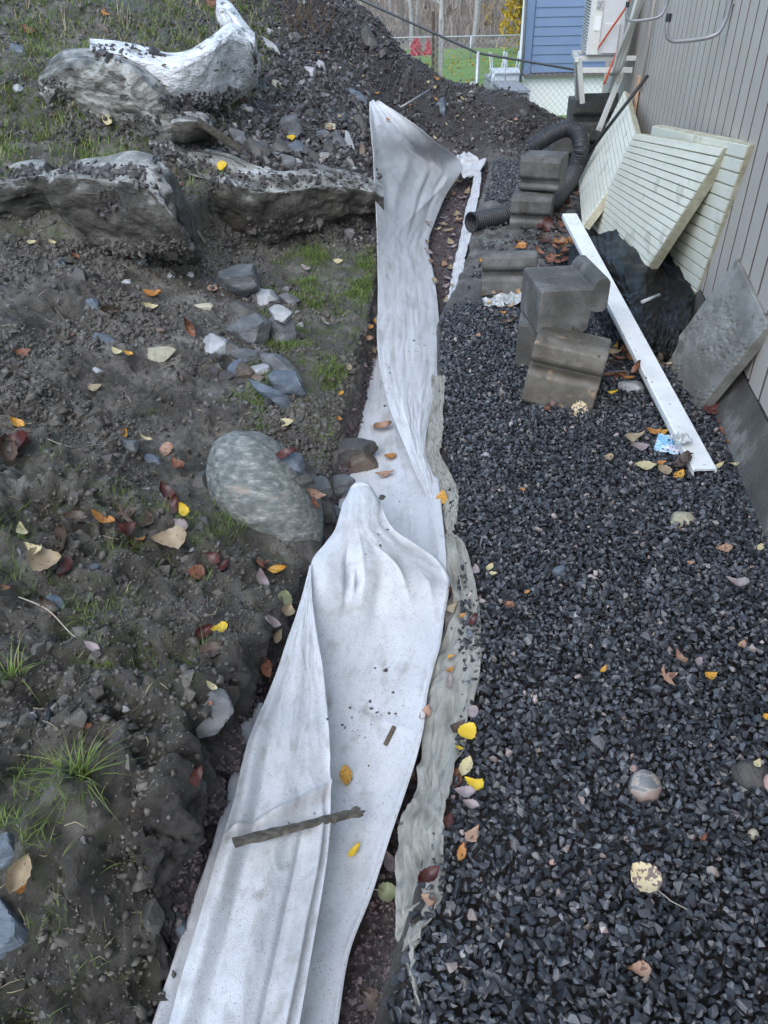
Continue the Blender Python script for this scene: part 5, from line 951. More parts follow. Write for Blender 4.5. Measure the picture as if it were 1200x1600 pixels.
# crumbs of earth on the sheet (stuff)
cr = []
for cx, cy, n_, sx, sy in ((590, 845, 5, 12, 10), (597, 775, 8, 5, 14), (625, 770, 5, 10, 20), (605, 1045, 6, 8, 8), (580, 1100, 14, 45, 35), (540, 1140, 14, 25, 20), (620, 1120, 6, 16, 16), (655, 545, 24, 25, 16), (610, 600, 10, 16, 40), (560, 600, 14, 14, 30), (600, 900, 6, 50, 60), (560, 1250, 10, 60, 60), (450, 1300, 6, 60, 60), (592, 276, 5, 4, 4), (545, 1105, 4, 8, 8), (600, 430, 10, 40, 60)):
    for _ in range(n_): cr.append(hit(cx+rng.normal(0, sx*.5), cy+rng.normal(0, sy*.5))[0])
cr = np.array(cr); sz = .0022*np.exp(rng.normal(0, .6, len(cr)))*(.6+.3*((cr-C0)@CF)); scatter('earth_crumbs', cr+np.array([0, 0, .001]), np.clip(sz, .0012, .009), M['clod'], rng.random(len(cr))*.6, smooth=True)
cr = np.array([hit(730+rng.normal(0, 9), 970+rng.normal(0, 16))[0] for _ in range(34)]); scatter('gravel_on_strip', cr+np.array([0, 0, .004]), .0065*np.exp(rng.normal(0, .25, len(cr))), M['gravel'], rng.random(len(cr))*.6)
cr = np.array([hit(x, y)[0] for x, y in ((547, 1107), (578, 1097), (608, 1115), (586, 1045))]); scatter('mud_lumps_on_sheet', cr+np.array([0, 0, .002]), np.array([.006, .0055, .006, .004]), M['clod'], np.array([.7, .5, .4, .3]), smooth=True)
stone(591, 276, 12, 11, 0, 'rock_dark', 'small dark clod caught on the left edge of the upper sheet', name='clod', cat='clod', sub=2, bvh=False); stone(597, 778, 12, 14, 0, 'rock_dark', 'dark mud clod on the sheet behind the raised fold', name='clod', cat='clod', sub=2, bvh=False)

# soil and rubble lodged on the ledges and round the bright rock (stuff)
_sp = []
for (x0, y0, x1, y1, n_) in ((235, 222, 330, 262, 160), (330, 268, 590, 292, 330), (0, 268, 70, 276, 90), (145, 70, 262, 88, 110), (392, 60, 406, 115, 40), (90, 262, 230, 272, 200), (150, 268, 250, 330, 60), (250, 150, 370, 175, 330), (100, 180, 250, 218, 200), (60, 125, 105, 160, 80), (300, 145, 400, 168, 110)):
    for _ in range(n_): _sp.append(hit(x0+(x1-x0)*random.random(), y0+(y1-y0)*random.random()+random.gauss(0, 4))[0])
_sp = np.array(_sp); scatter('soil_on_ledges', _sp, .011*np.exp(rng.normal(0, .5, len(_sp))), M['scree'], rng.beta(2, 3, len(_sp))*.7)
_sp = np.array([hit(x, y)[0] for x, y in zip(rng.uniform(0, 300, 900), rng.normal(392, 10, 900))]+[hit(x, y)[0] for x, y in zip(rng.uniform(385, 590, 500), rng.normal(365, 14, 500))]); scatter('clods_under_ledges', _sp, .010*np.exp(rng.normal(0, .5, len(_sp))), M['clod'], rng.random(len(_sp))*.6)

_rb = [hit(x, y, True) for x, y in zip(rng.normal(395, 42, 260), rng.normal(535, 62, 260)) if x < 480]
_rb = [h_ for h_ in _rb if h_[0][1] > 2.5]; _rp = np.array([h_[0] for h_ in _rb]); scatter('pile_rubble', _rp, .017*np.exp(rng.normal(0, .45, len(_rp))), M['scree'], np.clip(rng.beta(2.4, 2, len(_rp)), .1, .86))
_rp = np.array([hit(x, y, True)[0] for x, y in zip(rng.uniform(300, 580, 520), rng.uniform(130, 262, 520))]+[hit(x, y, True)[0] for x, y in zip(rng.uniform(300, 600, 260), rng.uniform(30, 150, 260))]); scatter('upper_rubble', _rp, .026*np.exp(rng.normal(0, .4, len(_rp))), M['scree'], np.clip(rng.beta(2.4, 2.2, len(_rp)), .08, .88))
_rp = np.array([hit(x, y, True)[0] for x, y in zip(rng.normal(490, 26, 90), rng.normal(770, 42, 90)) if x+(y-770)*.3 < 522]); scatter('ditch_edge_rubble', _rp, .013*np.exp(rng.normal(0, .4, len(_rp))), M['scree'], np.clip(rng.beta(2, 2.4, len(_rp)), .05, .8))
# ------------------------------------------------------------------ fallen leaves
def leaf_geo(kind, L, curl, seed):
    r = np.random.default_rng(seed); V, F = [], []
    if kind == 'maple':
        prof = [(-180, .10), (-150, .30), (-128, .48), (-110, .30), (-92, .62), (-72, .95), (-52, .42), (-30, .60), (0, 1.15), (30, .60), (52, .42), (72, .95), (92, .62), (110, .30), (128, .48), (150, .30)]
        V.append((0, 0, 0)); n = len(prof)
        for a, q in prof:
            a = math.radians(a); q *= L*.52*r.uniform(.9, 1.1); V.append((math.sin(a)*q, math.cos(a)*q, 0))
        V = np.array(V); rr = np.hypot(V[:, 0], V[:, 1])/L; V[:, 2] = curl*L*(rr**2)*1.2+r.normal(0, .03*L, len(V))*(rr > .1); V[1::2, 2] -= .02*L
        F = [(0, 1+i, 1+(i+1) % n) for i in range(n)]
        return V, F
    nst = 11; wr = {'oval': .30, 'long': .21, 'birch': .40, 'round': .46}[kind]; asym = r.uniform(.9, 1.1); twist = r.uniform(-.3, .3)
    for i in range(nst):
        t = i/(nst-1)
        if kind == 'birch': w = (min(1, t*3.2)**.7)*(1-t)**.75*1.18
        elif kind == 'round': w = math.sin(math.pi*t**.85)**.55
        else: w = math.sin(math.pi*t**.9)**.8
        w = max(w, .02)*wr*L*(1+(.07 if i % 2 else -.05)); y = (t-.5)*L; arch = curl*L*.9*((t-.5)**2)*2
        for k, s in enumerate((-1, -.55, 0, .55, 1)):
            V.append((s*w*asym if s > 0 else s*w, y+(-.03*L*abs(s)), arch+curl*L*.55*abs(s)**1.5*(.6+.5*math.sin(t*3+seed))+.03*L*math.sin(t*9+seed+k)*abs(s)+twist*s*w*(t-.5)))
    for i in range(nst-1):
        for k in range(4): a = i*5+k; F.append((a, a+1, a+6, a+5))
    return np.array(V), F
_lm = {}
def leaf(px, py, size, kind, col, ang, label, curl=.25, tilt=None, stem=0, grp='fallen leaves', lift=None, name='leaf'):
    p, n = hit(px, py); dp = depth_of(p); L = size*dp/FPX*(1.04 if size < 34 else .92); seed = int(px*3+py)
    V, F = leaf_geo(kind, L, curl, seed)
    if name == 'leaf' : V[:, 2] -= V[:, 2].min()
    me = mesh_from('leaf', V, F, LM[col], True); o = link('fallen_leaf', me)
    r = np.random.default_rng(seed); view = C0-p; view /= np.linalg.norm(view)
    nn = n*.75+np.array([0, 0, .45])+view*.20+r.normal(0, .10 if tilt is None else tilt, 3); nn /= np.linalg.norm(nn)
    a = math.radians(ang); yd = CR*math.cos(a)+CU*math.sin(a); yd = yd-nn*(yd@nn); yd /= np.linalg.norm(yd); xd = np.cross(yd, nn)
    gz = .034 if (p[2] < .02 and p[0] > float(xg_f(p[1]))-.01 and p[1] < 4.4 and abs(n[2]) > .8) else .011
    if lift is not None: gz = lift
    q = p+n*gz*.8+np.array([0, 0, gz*.4]); o.matrix_world = Matrix(((xd[0], yd[0], nn[0], q[0]), (xd[1], yd[1], nn[1], q[1]), (xd[2], yd[2], nn[2], q[2]), (0, 0, 0, 1)))
    prop(o, label, 'leaf', grp)
    if stem:
        g = G(); y0 = -L*.5 if kind != 'maple' else -.05*L; P_ = [(0, y0*.98, V[:, 2].min()+.0015), (L*.05, y0-L*stem*.5, .002), (L*stem*.25, y0-L*stem, .003)]; g.tube(P_, L*.013, 5); s = g.build('leaf_stem', M['root'], o)
    return o
LV = [
 (345, 985, 27, 'birch', 'yellow', 200, 'bright yellow leaf alone on the near shelf', .2), (30, 830, 26, 'birch', 'pale', 90, 'small pale yellow leaf at the left photo edge', .2), (290, 799, 26, 'oval', 'yellow', 120, 'yellow black dotted leaf at the right of the wet leaf heap', .3),
 (305, 897, 27, 'round', 'rust', 60, 'round rust brown leaf below the leaf heap', .25), (108, 893, 46, 'oval', 'darkred', 280, 'dark red wet leaf with pale ribs on the near shelf', .3), (62, 880, 52, 'round', 'tan', 10, 'crumpled tan leaf left of the dark red one', .5), (55, 862, 34, 'birch', 'pale', 150, 'pale scrap lying on the crumpled tan leaf', .4),
 (106, 838, 56, 'oval', 'brown', 70, 'blackish brown ribbed leaf at the left of the leaf heap', .3), (120, 815, 40, 'oval', 'brown', 15, 'brown leaf behind the ribbed blackish leaf', .3), (152, 815, 42, 'oval', 'orange', 170, 'orange brown curled leaf on top of the leaf heap', .35), (188, 833, 48, 'oval', 'darkred', 40, 'folded dark red leaf in the middle of the leaf heap', .6),
 (190, 805, 44, 'maple', 'brown', 30, 'brown lobed leaf at the upper side of the leaf heap', .4), (205, 850, 34, 'oval', 'darkred', 130, 'small dark leaf at the lower side of the heap', .4), (232, 818, 48, 'oval', 'brown', 150, 'grey brown leaf in the right half of the heap', .4), (225, 848, 15, 'oval', 'orange', 60, 'small orange leaf scrap under the heap', .3),
 (265, 842, 60, 'birch', 'tan', 190, 'large grey tan torn leaf at the right end of the heap', .3), (280, 822, 40, 'oval', 'mauve', 170, 'mauve leaf behind the torn tan leaf', .3), (255, 775, 40, 'oval', 'darkred', 110, 'dark red leaf above the heap', .4), (275, 795, 40, 'oval', 'darkred', 80, 'dark red leaf under the yellow dotted leaf', .3),
 (32, 697, 62, 'oval', 'darkred', 175, 'large dark red curled leaf at the left photo edge', .5), (10, 705, 50, 'oval', 'brown', 100, 'brown leaf partly outside the left photo edge', .5), (12, 650, 44, 'maple', 'brown', 60, 'dark lobed leaf at the left edge above the big dark red leaf', .5), (24, 664, 24, 'oval', 'gold', 150, 'yellow brown leaf scrap at the left edge among twigs', .4),
 (265, 704, 23, 'round', 'salmon', 0, 'round salmon leaf on the mud left of the boulder', .2), (280, 732, 30, 'oval', 'rust', 125, 'rust brown leaf below the round salmon one', .4), (448, 665, 30, 'oval', 'pale', 0, 'pale yellow oval leaf below the stone pile', .15), (188, 680, 20, 'oval', 'gold', 45, 'golden leaf scrap on the pointed grey stone', .3), (225, 690, 20, 'long', 'pale', 150, 'pale curled leaf right of the pointed grey stone', .3),
 (411, 1040, 32, 'oval', 'rust', 110, 'dark rust leaf in the hollow below the boulder', .35), (332, 1020, 46, 'oval', 'brown', 20, 'brown ribbed leaf under the bright yellow leaf', .3), (312, 992, 30, 'oval', 'darkred', 40, 'dark red folded leaf left of the bright yellow leaf', .5), (325, 1076, 20, 'oval', 'pale', 150, 'small cream leaf on the shelf corner stone', .2),
 (447, 965, 32, 'oval', 'tan', 75, 'tan leaf beside the white sheet in the hollow', .4), (428, 1003, 34, 'long', 'tan', 60, 'narrow tan leaf above the dark rust leaf', .4), (420, 978, 32, 'oval', 'mauve', 10, 'grey mauve leaf left of the tan leaf', .3), (441, 936, 26, 'round', 'green', 80, 'dull green leaf in the hollow', .2), (405, 905, 34, 'oval', 'mauve', 110, 'mauve leaf below the boulder', .4), (402, 885, 26, 'maple', 'rust', 40, 'rust lobed leaf at the boulder foot', .4),
 (437, 893, 34, 'long', 'gold', 0, 'thin golden leaf under the boulder foot', .3), (355, 890, 28, 'oval', 'darkred', 80, 'dark red leaf left of the boulder foot', .4), (338, 873, 30, 'oval', 'darkred', 150, 'small dark leaf right of the round rust one', .4), (300, 1215, 32, 'oval', 'darkred', 60, 'dark red leaf on the wall of the near shelf', .4), (34, 1350, 62, 'oval', 'tan', 62, 'tan pink leaf standing beside the lower left stone', .5), (22, 1378, 44, 'oval', 'orange', 75, 'orange tan leaf touching the lower left stone', .4),
 (330, 1100, 10, 'oval', 'rust', 0, 'tiny rust scrap on the corner stone', .3), (132, 1137, 14, 'oval', 'rust', 30, 'small rust scrap above the grass tuft', .3), (78, 945, 40, 'oval', 'brown', 110, 'blackish leaf under the white root', .4), (145, 1012, 34, 'long', 'mauve', 150, 'grey pointed leaf at the end of the white root', .3), (490, 776, 36, 'oval', 'salmon', 5, 'orange red leaf on the rocks right of the boulder', .3), (487, 790, 22, 'oval', 'rust', 80, 'rust leaf under the orange red one', .4), (450, 716, 32, 'oval', 'darkred', 10, 'dark red leaf behind the boulder top', .4), (7, 925, 16, 'oval', 'rust', 0, 'tiny rust leaf at the left photo edge', .3),
 (238, 463, 28, 'oval', 'orange', 170, 'orange leaf among stones on the mud slope', .3), (232, 482, 26, 'long', 'pale', 10, 'pale curled leaf below the orange one on the slope', .4), (297, 515, 30, 'long', 'rust', 120, 'brown curled leaf left of the stone pile', .5), (40, 555, 24, 'oval', 'rust', 20, 'rust leaf on the far left of the mud slope', .4), (183, 553, 20, 'oval', 'pale', 140, 'pale scrap right of the flat bluish slab', .3), (198, 557, 16, 'oval', 'gold', 160, 'golden scrap next to the pale scrap', .3),
 (150, 608, 22, 'birch', 'tan', 30, 'tan leaf alone low on the mud slope', .2), (276, 592, 18, 'long', 'brown', 110, 'brown leaf strip below the beige block', .4), (166, 488, 30, 'long', 'brown', 10, 'brown rolled leaf left of the orange one', .5), (116, 527, 12, 'long', 'rust', 90, 'tiny rust scrap above the flat slab', .4), (332, 455, 16, 'round', 'salmon', 0, 'pinkish leaf left of the topmost pile rock', .2), (205, 405, 14, 'oval', 'darkred', 60, 'dark red scrap under the ledges', .4),
 (117, 403, 14, 'oval', 'rust', 0, 'rust scrap under the left ledge', .3), (80, 381, 12, 'oval', 'pale', 0, 'pale scrap under the left ledge near a yellow one', .3), (50, 383, 14, 'oval', 'pale', 20, 'small pale leaf at the foot of the left ledge', .3), (528, 411, 16, 'oval', 'pale', 0, 'white yellow leaf on the mossy shelf', .2), (478, 422, 20, 'long', 'mauve', 130, 'mauve leaf on the mossy shelf', .2), (505, 505, 18, 'long', 'mauve', 120, 'narrow pale leaf in the middle of the mossy shelf', .2),
 (160, 22, 18, 'maple', 'orange', 0, 'orange lobed leaf in the grass at the very top left', .3), (170, 188, 22, 'oval', 'pale', 150, 'pale leaf at the grass below the folded rock', .2), (348, 261, 16, 'round', 'yellow', 0, 'small yellow leaf on the ledge under the old plank', .2), (456, 218, 14, 'round', 'yellow', 0, 'small yellow leaf on the grey scree block', .2), (504, 247, 14, 'round', 'yellow', 0, 'small yellow leaf at the right of the scree row', .2), (48, 54, 28, 'oval', 'rust', 150, 'red brown leaf in the upper left grass', .4), (258, 104, 8, 'oval', 'brown', 0, 'tiny brown leaf on the bright rock', .2), (281, 292, 14, 'birch', 'rust', 0, 'small rust leaf in the rock crack', .2),
 (325, 10, 30, 'maple', 'rust', 30, 'rusty lobed leaf at the top photo edge', .4), (373, 161, 22, 'maple', 'rust', 30, 'rust leaf at the lower right of the bright rock', .3), (680, 124, 14, 'oval', 'orange', 20, 'orange leaf on the mound behind the sheet top', .3), (722, 158, 14, 'oval', 'pale', 0, 'pale leaf pair on the mound', .3), (797, 193, 11, 'oval', 'pale', 0, 'pale leaf low on the mound', .3), (515, 198, 12, 'oval', 'tan', 0, 'tan leaf over the ledge end', .3),
 (578, 515, 12, 'oval', 'orange', 40, 'upper orange leaf caught between mossy shelf and sheet', .3), (582, 503, 10, 'oval', 'gold', 80, 'golden leaf wedged at the top of the shelf gap', .3), (575, 530, 14, 'oval', 'salmon', 10, 'salmon leaf caught at the shelf edge', .3), (582, 548, 14, 'birch', 'tan', 40, 'tan leaf on the back panel by the shelf edge', .2), (546, 577, 12, 'oval', 'tan', 80, 'lower tan leaf in the shelf gap', .3), (533, 620, 16, 'long', 'gold', 80, 'golden leaf below the mossy shelf edge', .3), (527, 657, 12, 'oval', 'orange', 0, 'orange scrap at the foot of the mossy shelf', .3),
 (601, 673, 28, 'oval', 'salmon', 20, 'pinkish curled leaf on the sheet above the brown rock', .45), (612, 717, 18, 'round', 'orange', 0, 'round orange leaf on the sheet behind the raised fold', .2), (603, 745, 28, 'long', 'salmon', 5, 'pink tan narrow leaf at the top of the raised fold', .3), (585, 672, 10, 'oval', 'pale', 0, 'pale scrap beside the pinkish curled leaf', .2),
 (540, 1218, 33, 'oval', 'gold', 268, 'spotted orange leaf in the middle of the white sheet', .18), (556, 1334, 26, 'long', 'yellow', 60, 'narrow yellow leaf right below the wooden stake', .3), (691, 783, 28, 'oval', 'gold', 85, 'golden leaf on the grey strip opposite the raised fold', .2), (712, 953, 22, 'birch', 'tan', 40, 'tan leaf at the gravel spill on the grey strip', .4), (706, 935, 26, 'oval', 'darkred', 60, 'dark red folded leaf between sheet and grey strip', .4),
 (727, 978, 12, 'oval', 'orange', 30, 'orange scrap on the spilled gravel', .3), (745, 975, 20, 'oval', 'darkred', 70, 'dark red leaf at the right rim of the grey strip', .5), (707, 1032, 12, 'birch', 'gold', 0, 'gold scrap on the grey strip', .2), (706, 1052, 16, 'oval', 'orange', 50, 'upper orange leaf on the grey strip', .3), (700, 1070, 26, 'long', 'mauve', 80, 'mauve leaf with orange rim on the grey strip', .3),
 (733, 1160, 30, 'round', 'yellow', 60, 'bright yellow leaf highest in the yellow group beside the gravel', .25), (731, 1213, 38, 'oval', 'pale', 80, 'pale cream leaf in the middle of the yellow group', .25), (709, 1222, 40, 'oval', 'rust', 70, 'rust brown leaf left in the yellow group', .25), (735, 1240, 32, 'birch', 'yellow', 130, 'golden yellow curled leaf lowest in the yellow group', .3), (727, 1257, 32, 'oval', 'mauve', 160, 'mauve leaf just below the yellow group', .25), (733, 1276, 26, 'oval', 'mauve', 150, 'second mauve leaf below the yellow group', .3), (715, 1175, 14, 'oval', 'yellow', 0, 'tiny yellow scrap at the sheet edge', .3),
 (743, 1319, 30, 'birch', 'salmon', 70, 'salmon toothed leaf on the gravel edge', .2), (723, 1347, 30, 'long', 'orange', 80, 'orange pointed leaf on the gravel beside the strip', .3), (698, 1305, 26, 'oval', 'darkred', 80, 'dark leaf at the rim of the strip', .3), (678, 1385, 44, 'oval', 'darkred', 50, 'dark red folded leaf on the grey strip, lower end', .5), (677, 1408, 34, 'birch', 'salmon', 150, 'pinkish leaf under the dark red folded leaf', .3), (590, 1565, 50, 'oval', 'brown', 150, 'brown leaf in the ditch gap at the bottom photo edge', .3),
 (610, 1400, 34, 'round', 'green', 0, 'yellow green curled leaf in the gap between sheet and strip', .4), (606, 1352, 40, 'oval', 'mauve', 100, 'grey leaf in the gap above the curled green leaf', .3), (645, 1215, 20, 'long', 'tan', 80, 'tan leaf at the right sheet edge', .4), (670, 1115, 26, 'oval', 'salmon', 70, 'pinkish ribbed leaf tucked under the sheet edge', .4), (716, 1140, 34, 'birch', 'brown', 60, 'large brown leaf behind the bright yellow leaf', .3), (736, 1128, 20, 'round', 'mauve', 60, 'round mauve leaf on the gravel above the yellow group', .2),
 (1003, 1383, 54, 'round', 'spotted', 120, 'large pale brown blotched leaf with long stem on the gravel', .12, None, .9), (1035, 1075, 42, 'maple', 'salmon', 20, 'pinkish maple leaf on the gravel', .25), (1057, 1047, 30, 'long', 'salmon', 100, 'curled pinkish leaf next to the maple leaf', .6), (1107, 1073, 22, 'birch', 'gold', 30, 'golden square leaf right of the maple leaf', .25), (1085, 1050, 18, 'oval', 'mauve', 60, 'dull mauve leaf between maple and golden leaf', .3), (941, 1063, 16, 'long', 'gold', 60, 'small gold scrap left of the maple leaf', .4),
 (995, 1532, 38, 'birch', 'salmon', 170, 'pinkish brown toothed leaf at the bottom of the gravel', .25), (1145, 927, 36, 'birch', 'mauve', 130, 'mauve torn leaf at the right of the gravel', .35), (1125, 874, 24, 'birch', 'salmon', 170, 'pinkish leaf above the mauve torn one', .3), (1182, 871, 16, 'oval', 'pale', 60, 'pale leaf at the right below the concrete foundation', .3), (765, 903, 18, 'oval', 'pale', 70, 'cream leaf beside the grey strip on the gravel', .3), (770, 913, 12, 'birch', 'pale', 0, 'cream scrap touching the cream leaf', .3),
 (742, 907, 20, 'oval', 'mauve', 90, 'mauve leaf at the rim of the grey strip', .3), (792, 961, 20, 'oval', 'rust', 150, 'rust leaf on the gravel right of the strip', .4), (823, 942, 10, 'oval', 'orange', 30, 'tiny orange scrap on the gravel', .3), (1008, 742, 38, 'oval', 'pale', 0, 'pale spotted oval leaf below the blue wrapper', .12), (1035, 748, 22, 'round', 'tan', 0, 'small tan leaf right of the pale oval one', .2), (1058, 757, 24, 'oval', 'gold', 60, 'orange leaf with pale midrib near the plank end', .2),
 (1031, 738, 14, 'oval', 'orange', 0, 'tiny orange leaf above the small tan leaf', .3), (990, 697, 34, 'birch', 'tan', 10, 'tan leaf left of the blue wrapper', .3), (997, 712, 30, 'oval', 'mauve', 10, 'mauve leaf under the tan one left of the wrapper', .3), (1018, 688, 22, 'oval', 'orange', 160, 'upper orange leaf above the blue wrapper', .4), (1032, 690, 20, 'oval', 'gold', 0, 'golden leaf right above the wrapper', .4), (1075, 722, 32, 'round', 'brown', 70, 'round brown leaf against the plank end', .4), (1066, 735, 26, 'oval', 'brown', 40, 'brown leaf under the round brown one', .5),
 (1103, 655, 40, 'maple', 'darkred', 30, 'dark red lobed leaf under the concrete slab', .5), (1120, 742, 18, 'long', 'pale', 40, 'pale pointed leaf right of the plank end', .3), (1145, 740, 16, 'long', 'pale', 0, 'small yellow leaf near the foundation', .3), (1130, 690, 24, 'oval', 'rust', 110, 'rust leaf beside the foundation', .3), (1140, 708, 22, 'oval', 'salmon', 150, 'salmon leaf beside the foundation', .3), (1105, 745, 18, 'oval', 'mauve', 60, 'mauve leaf right under the plank end', .3), (1124, 672, 20, 'oval', 'rust', 60, 'small rust leaf behind the foundation leaf', .3),
 (905, 639, 26, 'round', 'spotted', 100, 'blotched tan leaf stuck on the front concrete block', .15, None, .9), (865, 631, 14, 'oval', 'darkred', 0, 'dark red leaf stuck low on the front block', .2), (853, 652, 14, 'oval', 'rust', 60, 'rust leaf at the foot of the front block', .3), (950, 731, 16, 'round', 'tan', 60, 'tan leaf at the end of the dark twig', .4), (1155, 1025, 18, 'oval', 'salmon', 60, 'pinkish leaf at the right of the gravel middle', .4), (1180, 1196, 16, 'birch', 'pale', 60, 'cream leaf lying on the large dark stone', .2), (1196, 1137, 16, 'birch', 'gold', 0, 'gold leaf cut by the right photo edge', .2),
 (1090, 1328, 16, 'long', 'rust', 60, 'tiny curled rust leaf on the lower gravel', .6), (747, 535, 10, 'birch', 'salmon', 60, 'tiny salmon leaf on the upper gravel', .3), (793, 517, 22, 'long', 'brown', 0, 'brown leaf strip left of the stacked blocks', .4), (955, 626, 16, 'long', 'yellow', 0, 'small lime yellow leaf by the light grey stone', .3), (955, 562, 30, 'birch', 'tan', 0, 'tan leaf behind the front block', .3), (965, 545, 20, 'oval', 'gold', 30, 'golden brown leaf near the black plastic', .3), (985, 555, 24, 'oval', 'brown', 60, 'brown leaf near the black plastic', .3), (1000, 575, 22, 'oval', 'rust', 20, 'rust leaf between stick and plank', .3),
 (1190, 782, 20, 'long', 'pale', 150, 'pale leaf by the foundation at the right photo edge', .2), (1195, 828, 14, 'oval', 'green', 0, 'greenish leaf scrap at the right photo edge', .3), (1075, 895, 12, 'birch', 'salmon', 0, 'tiny pink leaf on the gravel right of centre', .3), (815, 780, 10, 'oval', 'orange', 0, 'tiny orange leaf on the upper gravel', .3)]
for a in LV: leaf(*a[:8], tilt=a[8] if len(a) > 8 else None, stem=a[9] if len(a) > 9 else 0)
# leaf litter further back: nothing tells these apart in the photo
def litter(n, xr, yr, cols, label, grp, size=(11, 17), need=None):
    k = 0; tr = 0
    while k < n and tr < n*12:
        tr += 1; px, py = rng.uniform(*xr), rng.uniform(*yr); p, nn = hit(px, py)
        if need and not need(px, py, p): continue
        cc = cols[int(rng.integers(len(cols)))]; wd = dict(rust='rust brown', darkred='dark red', gold='golden', salmon='pinkish').get(cc, cc)
        leaf(px, py, rng.uniform(*size), ('oval', 'birch', 'long')[int(rng.integers(3))], cc, rng.uniform(0, 360), 'small '+wd+' leaf '+label, .3, grp=grp+', '+wd); k += 1
litter(34, (640, 745), (285, 475), ['tan', 'salmon', 'tan', 'pale', 'mauve'], 'lying on the reddish floor of the far ditch', 'leaves on the far ditch floor', (11, 19), lambda x, y, p: p[2] < -.06 and x > 665-.0*y)
litter(30, (845, 905), (285, 420), ['rust', 'orange', 'tan', 'brown', 'darkred'], 'on the soil between the pipe and the grooved boards', 'leaves between the blocks and the boards', (12, 24), lambda x, y, p: p[2] < .05)
litter(16, (800, 905), (370, 415), ['rust', 'orange', 'brown', 'darkred', 'salmon'], 'on the soil behind the stacked blocks', 'leaves behind the stacked blocks', (14, 26), lambda x, y, p: p[2] < .05)
litter(26, (420, 860), (60, 220), ['tan', 'pale', 'salmon', 'orange'], 'lying on the dark soil mound', 'leaves on the soil mound', (5, 9), lambda x, y, p: p[1] > 5.5 and p[1] < 11)
litter(10, (745, 840), (380, 500), ['tan', 'gold', 'salmon'], 'near the crumpled film', 'leaves near the crumpled film', (8, 14), lambda x, y, p: p[2] < .05)
litter(18, (930, 1040), (540, 600), ['brown', 'rust', 'tan', 'orange'], 'in the litter under the black plastic edge', 'leaves under the plastic edge', (14, 26), lambda x, y, p: p[2] < .06)
# crumpled clear film and blue wrapper
def crumple(name, px, py, wpx, hpx, ang, mat, label, cat, h=.3, seed=0, n=16, lift=.028):
    p, nn = hit(px, py); dp = depth_of(p); w, hh = wpx*dp/FPX, hpx*dp/FPX; u, v = np.meshgrid(np.linspace(-.5, .5, n), np.linspace(-.5, .5, n)); a = math.radians(ang)
    z = np.abs(fbm(np.stack([u.ravel()*3, v.ravel()*3, np.full(u.size, seed*1.7)], 1), 1.6, 3)).reshape(u.shape)*h*w*2; x = u*w; y = v*hh*1.6
    V = np.stack([(x*math.cos(a)-y*math.sin(a)).ravel(), (x*math.sin(a)+y*math.cos(a)).ravel(), z.ravel()], 1); o = link(name, mesh_from(name, V, grid_faces(n, n), M[mat])); o.location = Vector([float(q) for q in p+np.array([0, 0, lift])]); m = o.modifiers.new('solidify', 'SOLIDIFY'); m.thickness = .0012; prop(o, label, cat)
crumple('wrapper', 1041, 706, 36, 34, -25, 'wrapper', 'small crumpled light blue wrapper beside the end of the white plank', 'wrapper', .14, 3, lift=.034)
crumple('plastic_film', 770, 481, 30, 22, 0, 'film', 'crumpled clear film at the left of the half sunk block', 'plastic film', .2, 5, 12); crumple('plastic_film', 800, 476, 44, 26, 30, 'film', 'crumpled clear film standing up in front of the half sunk block', 'plastic film', .22, 9, 12)
crumple('plastic_film', 1062, 697, 30, 18, 10, 'film', 'clear film scrap behind the blue wrapper', 'plastic film', .3, 12, 10)
if 0: crumple('plastic_film', 895, 418, 50, 20, 40, 'plastic', 'black plastic scrap behind the top concrete block', 'plastic film', .5, 15, 14)

# ------------------------------------------------------------------ background: lawn, fences, blue house, deck, wood
ZL = -.72
g = G(); g.add([(-60, 11.5, ZL-.05), (60, 11.5, ZL-.05), (60, 34.5, ZL), (-60, 34.5, ZL)], [(0, 1, 2, 3)]); prop(g.build('lawn', M['lawn'], None), kind='structure')
g = G(); g.add([(-400, -150, -1.0), (400, -150, -1.0), (400, 11.6, -1.0), (-400, 11.6, -1.0)], [(0, 1, 2, 3)]); prop(g.build('terrain', M['forest'], None), kind='structure')
xs = np.linspace(-120, 120, 90); ysh = np.concatenate([[34.3], np.linspace(35, 160, 60)]); Xh = np.zeros((len(ysh), len(xs), 3)); Xh[..., 0] = xs; Xh[..., 1] = ysh[:, None]; Ph = Xh.reshape(-1, 3)
Xh[..., 2] = ZL-.02+np.maximum(0, ysh[:, None]-36)*.22+fbm(Ph, .08, 3, 3).reshape(Xh.shape[:2])*1.0*np.clip((ysh[:, None]-36)/6, 0, 1)
prop(link('hillside', mesh_from('hillside', Xh.reshape(-1, 3), grid_faces(len(ysh), len(xs)), M['forest'], True)), kind='structure')
def hillz(x, y): 
    return ZL+max(0, y-36)*.22
# fallen leaves on lawn (stuff) and grass blades
lx = rng.uniform(-1, 7, 900); ly_ = rng.uniform(14, 33, 900); scatter('lawn_leaves', np.stack([lx, ly_, np.full(900, ZL+.02)], 1), rng.uniform(.02, .05, 900), M['leaf_yellowtree'], rng.random(900))
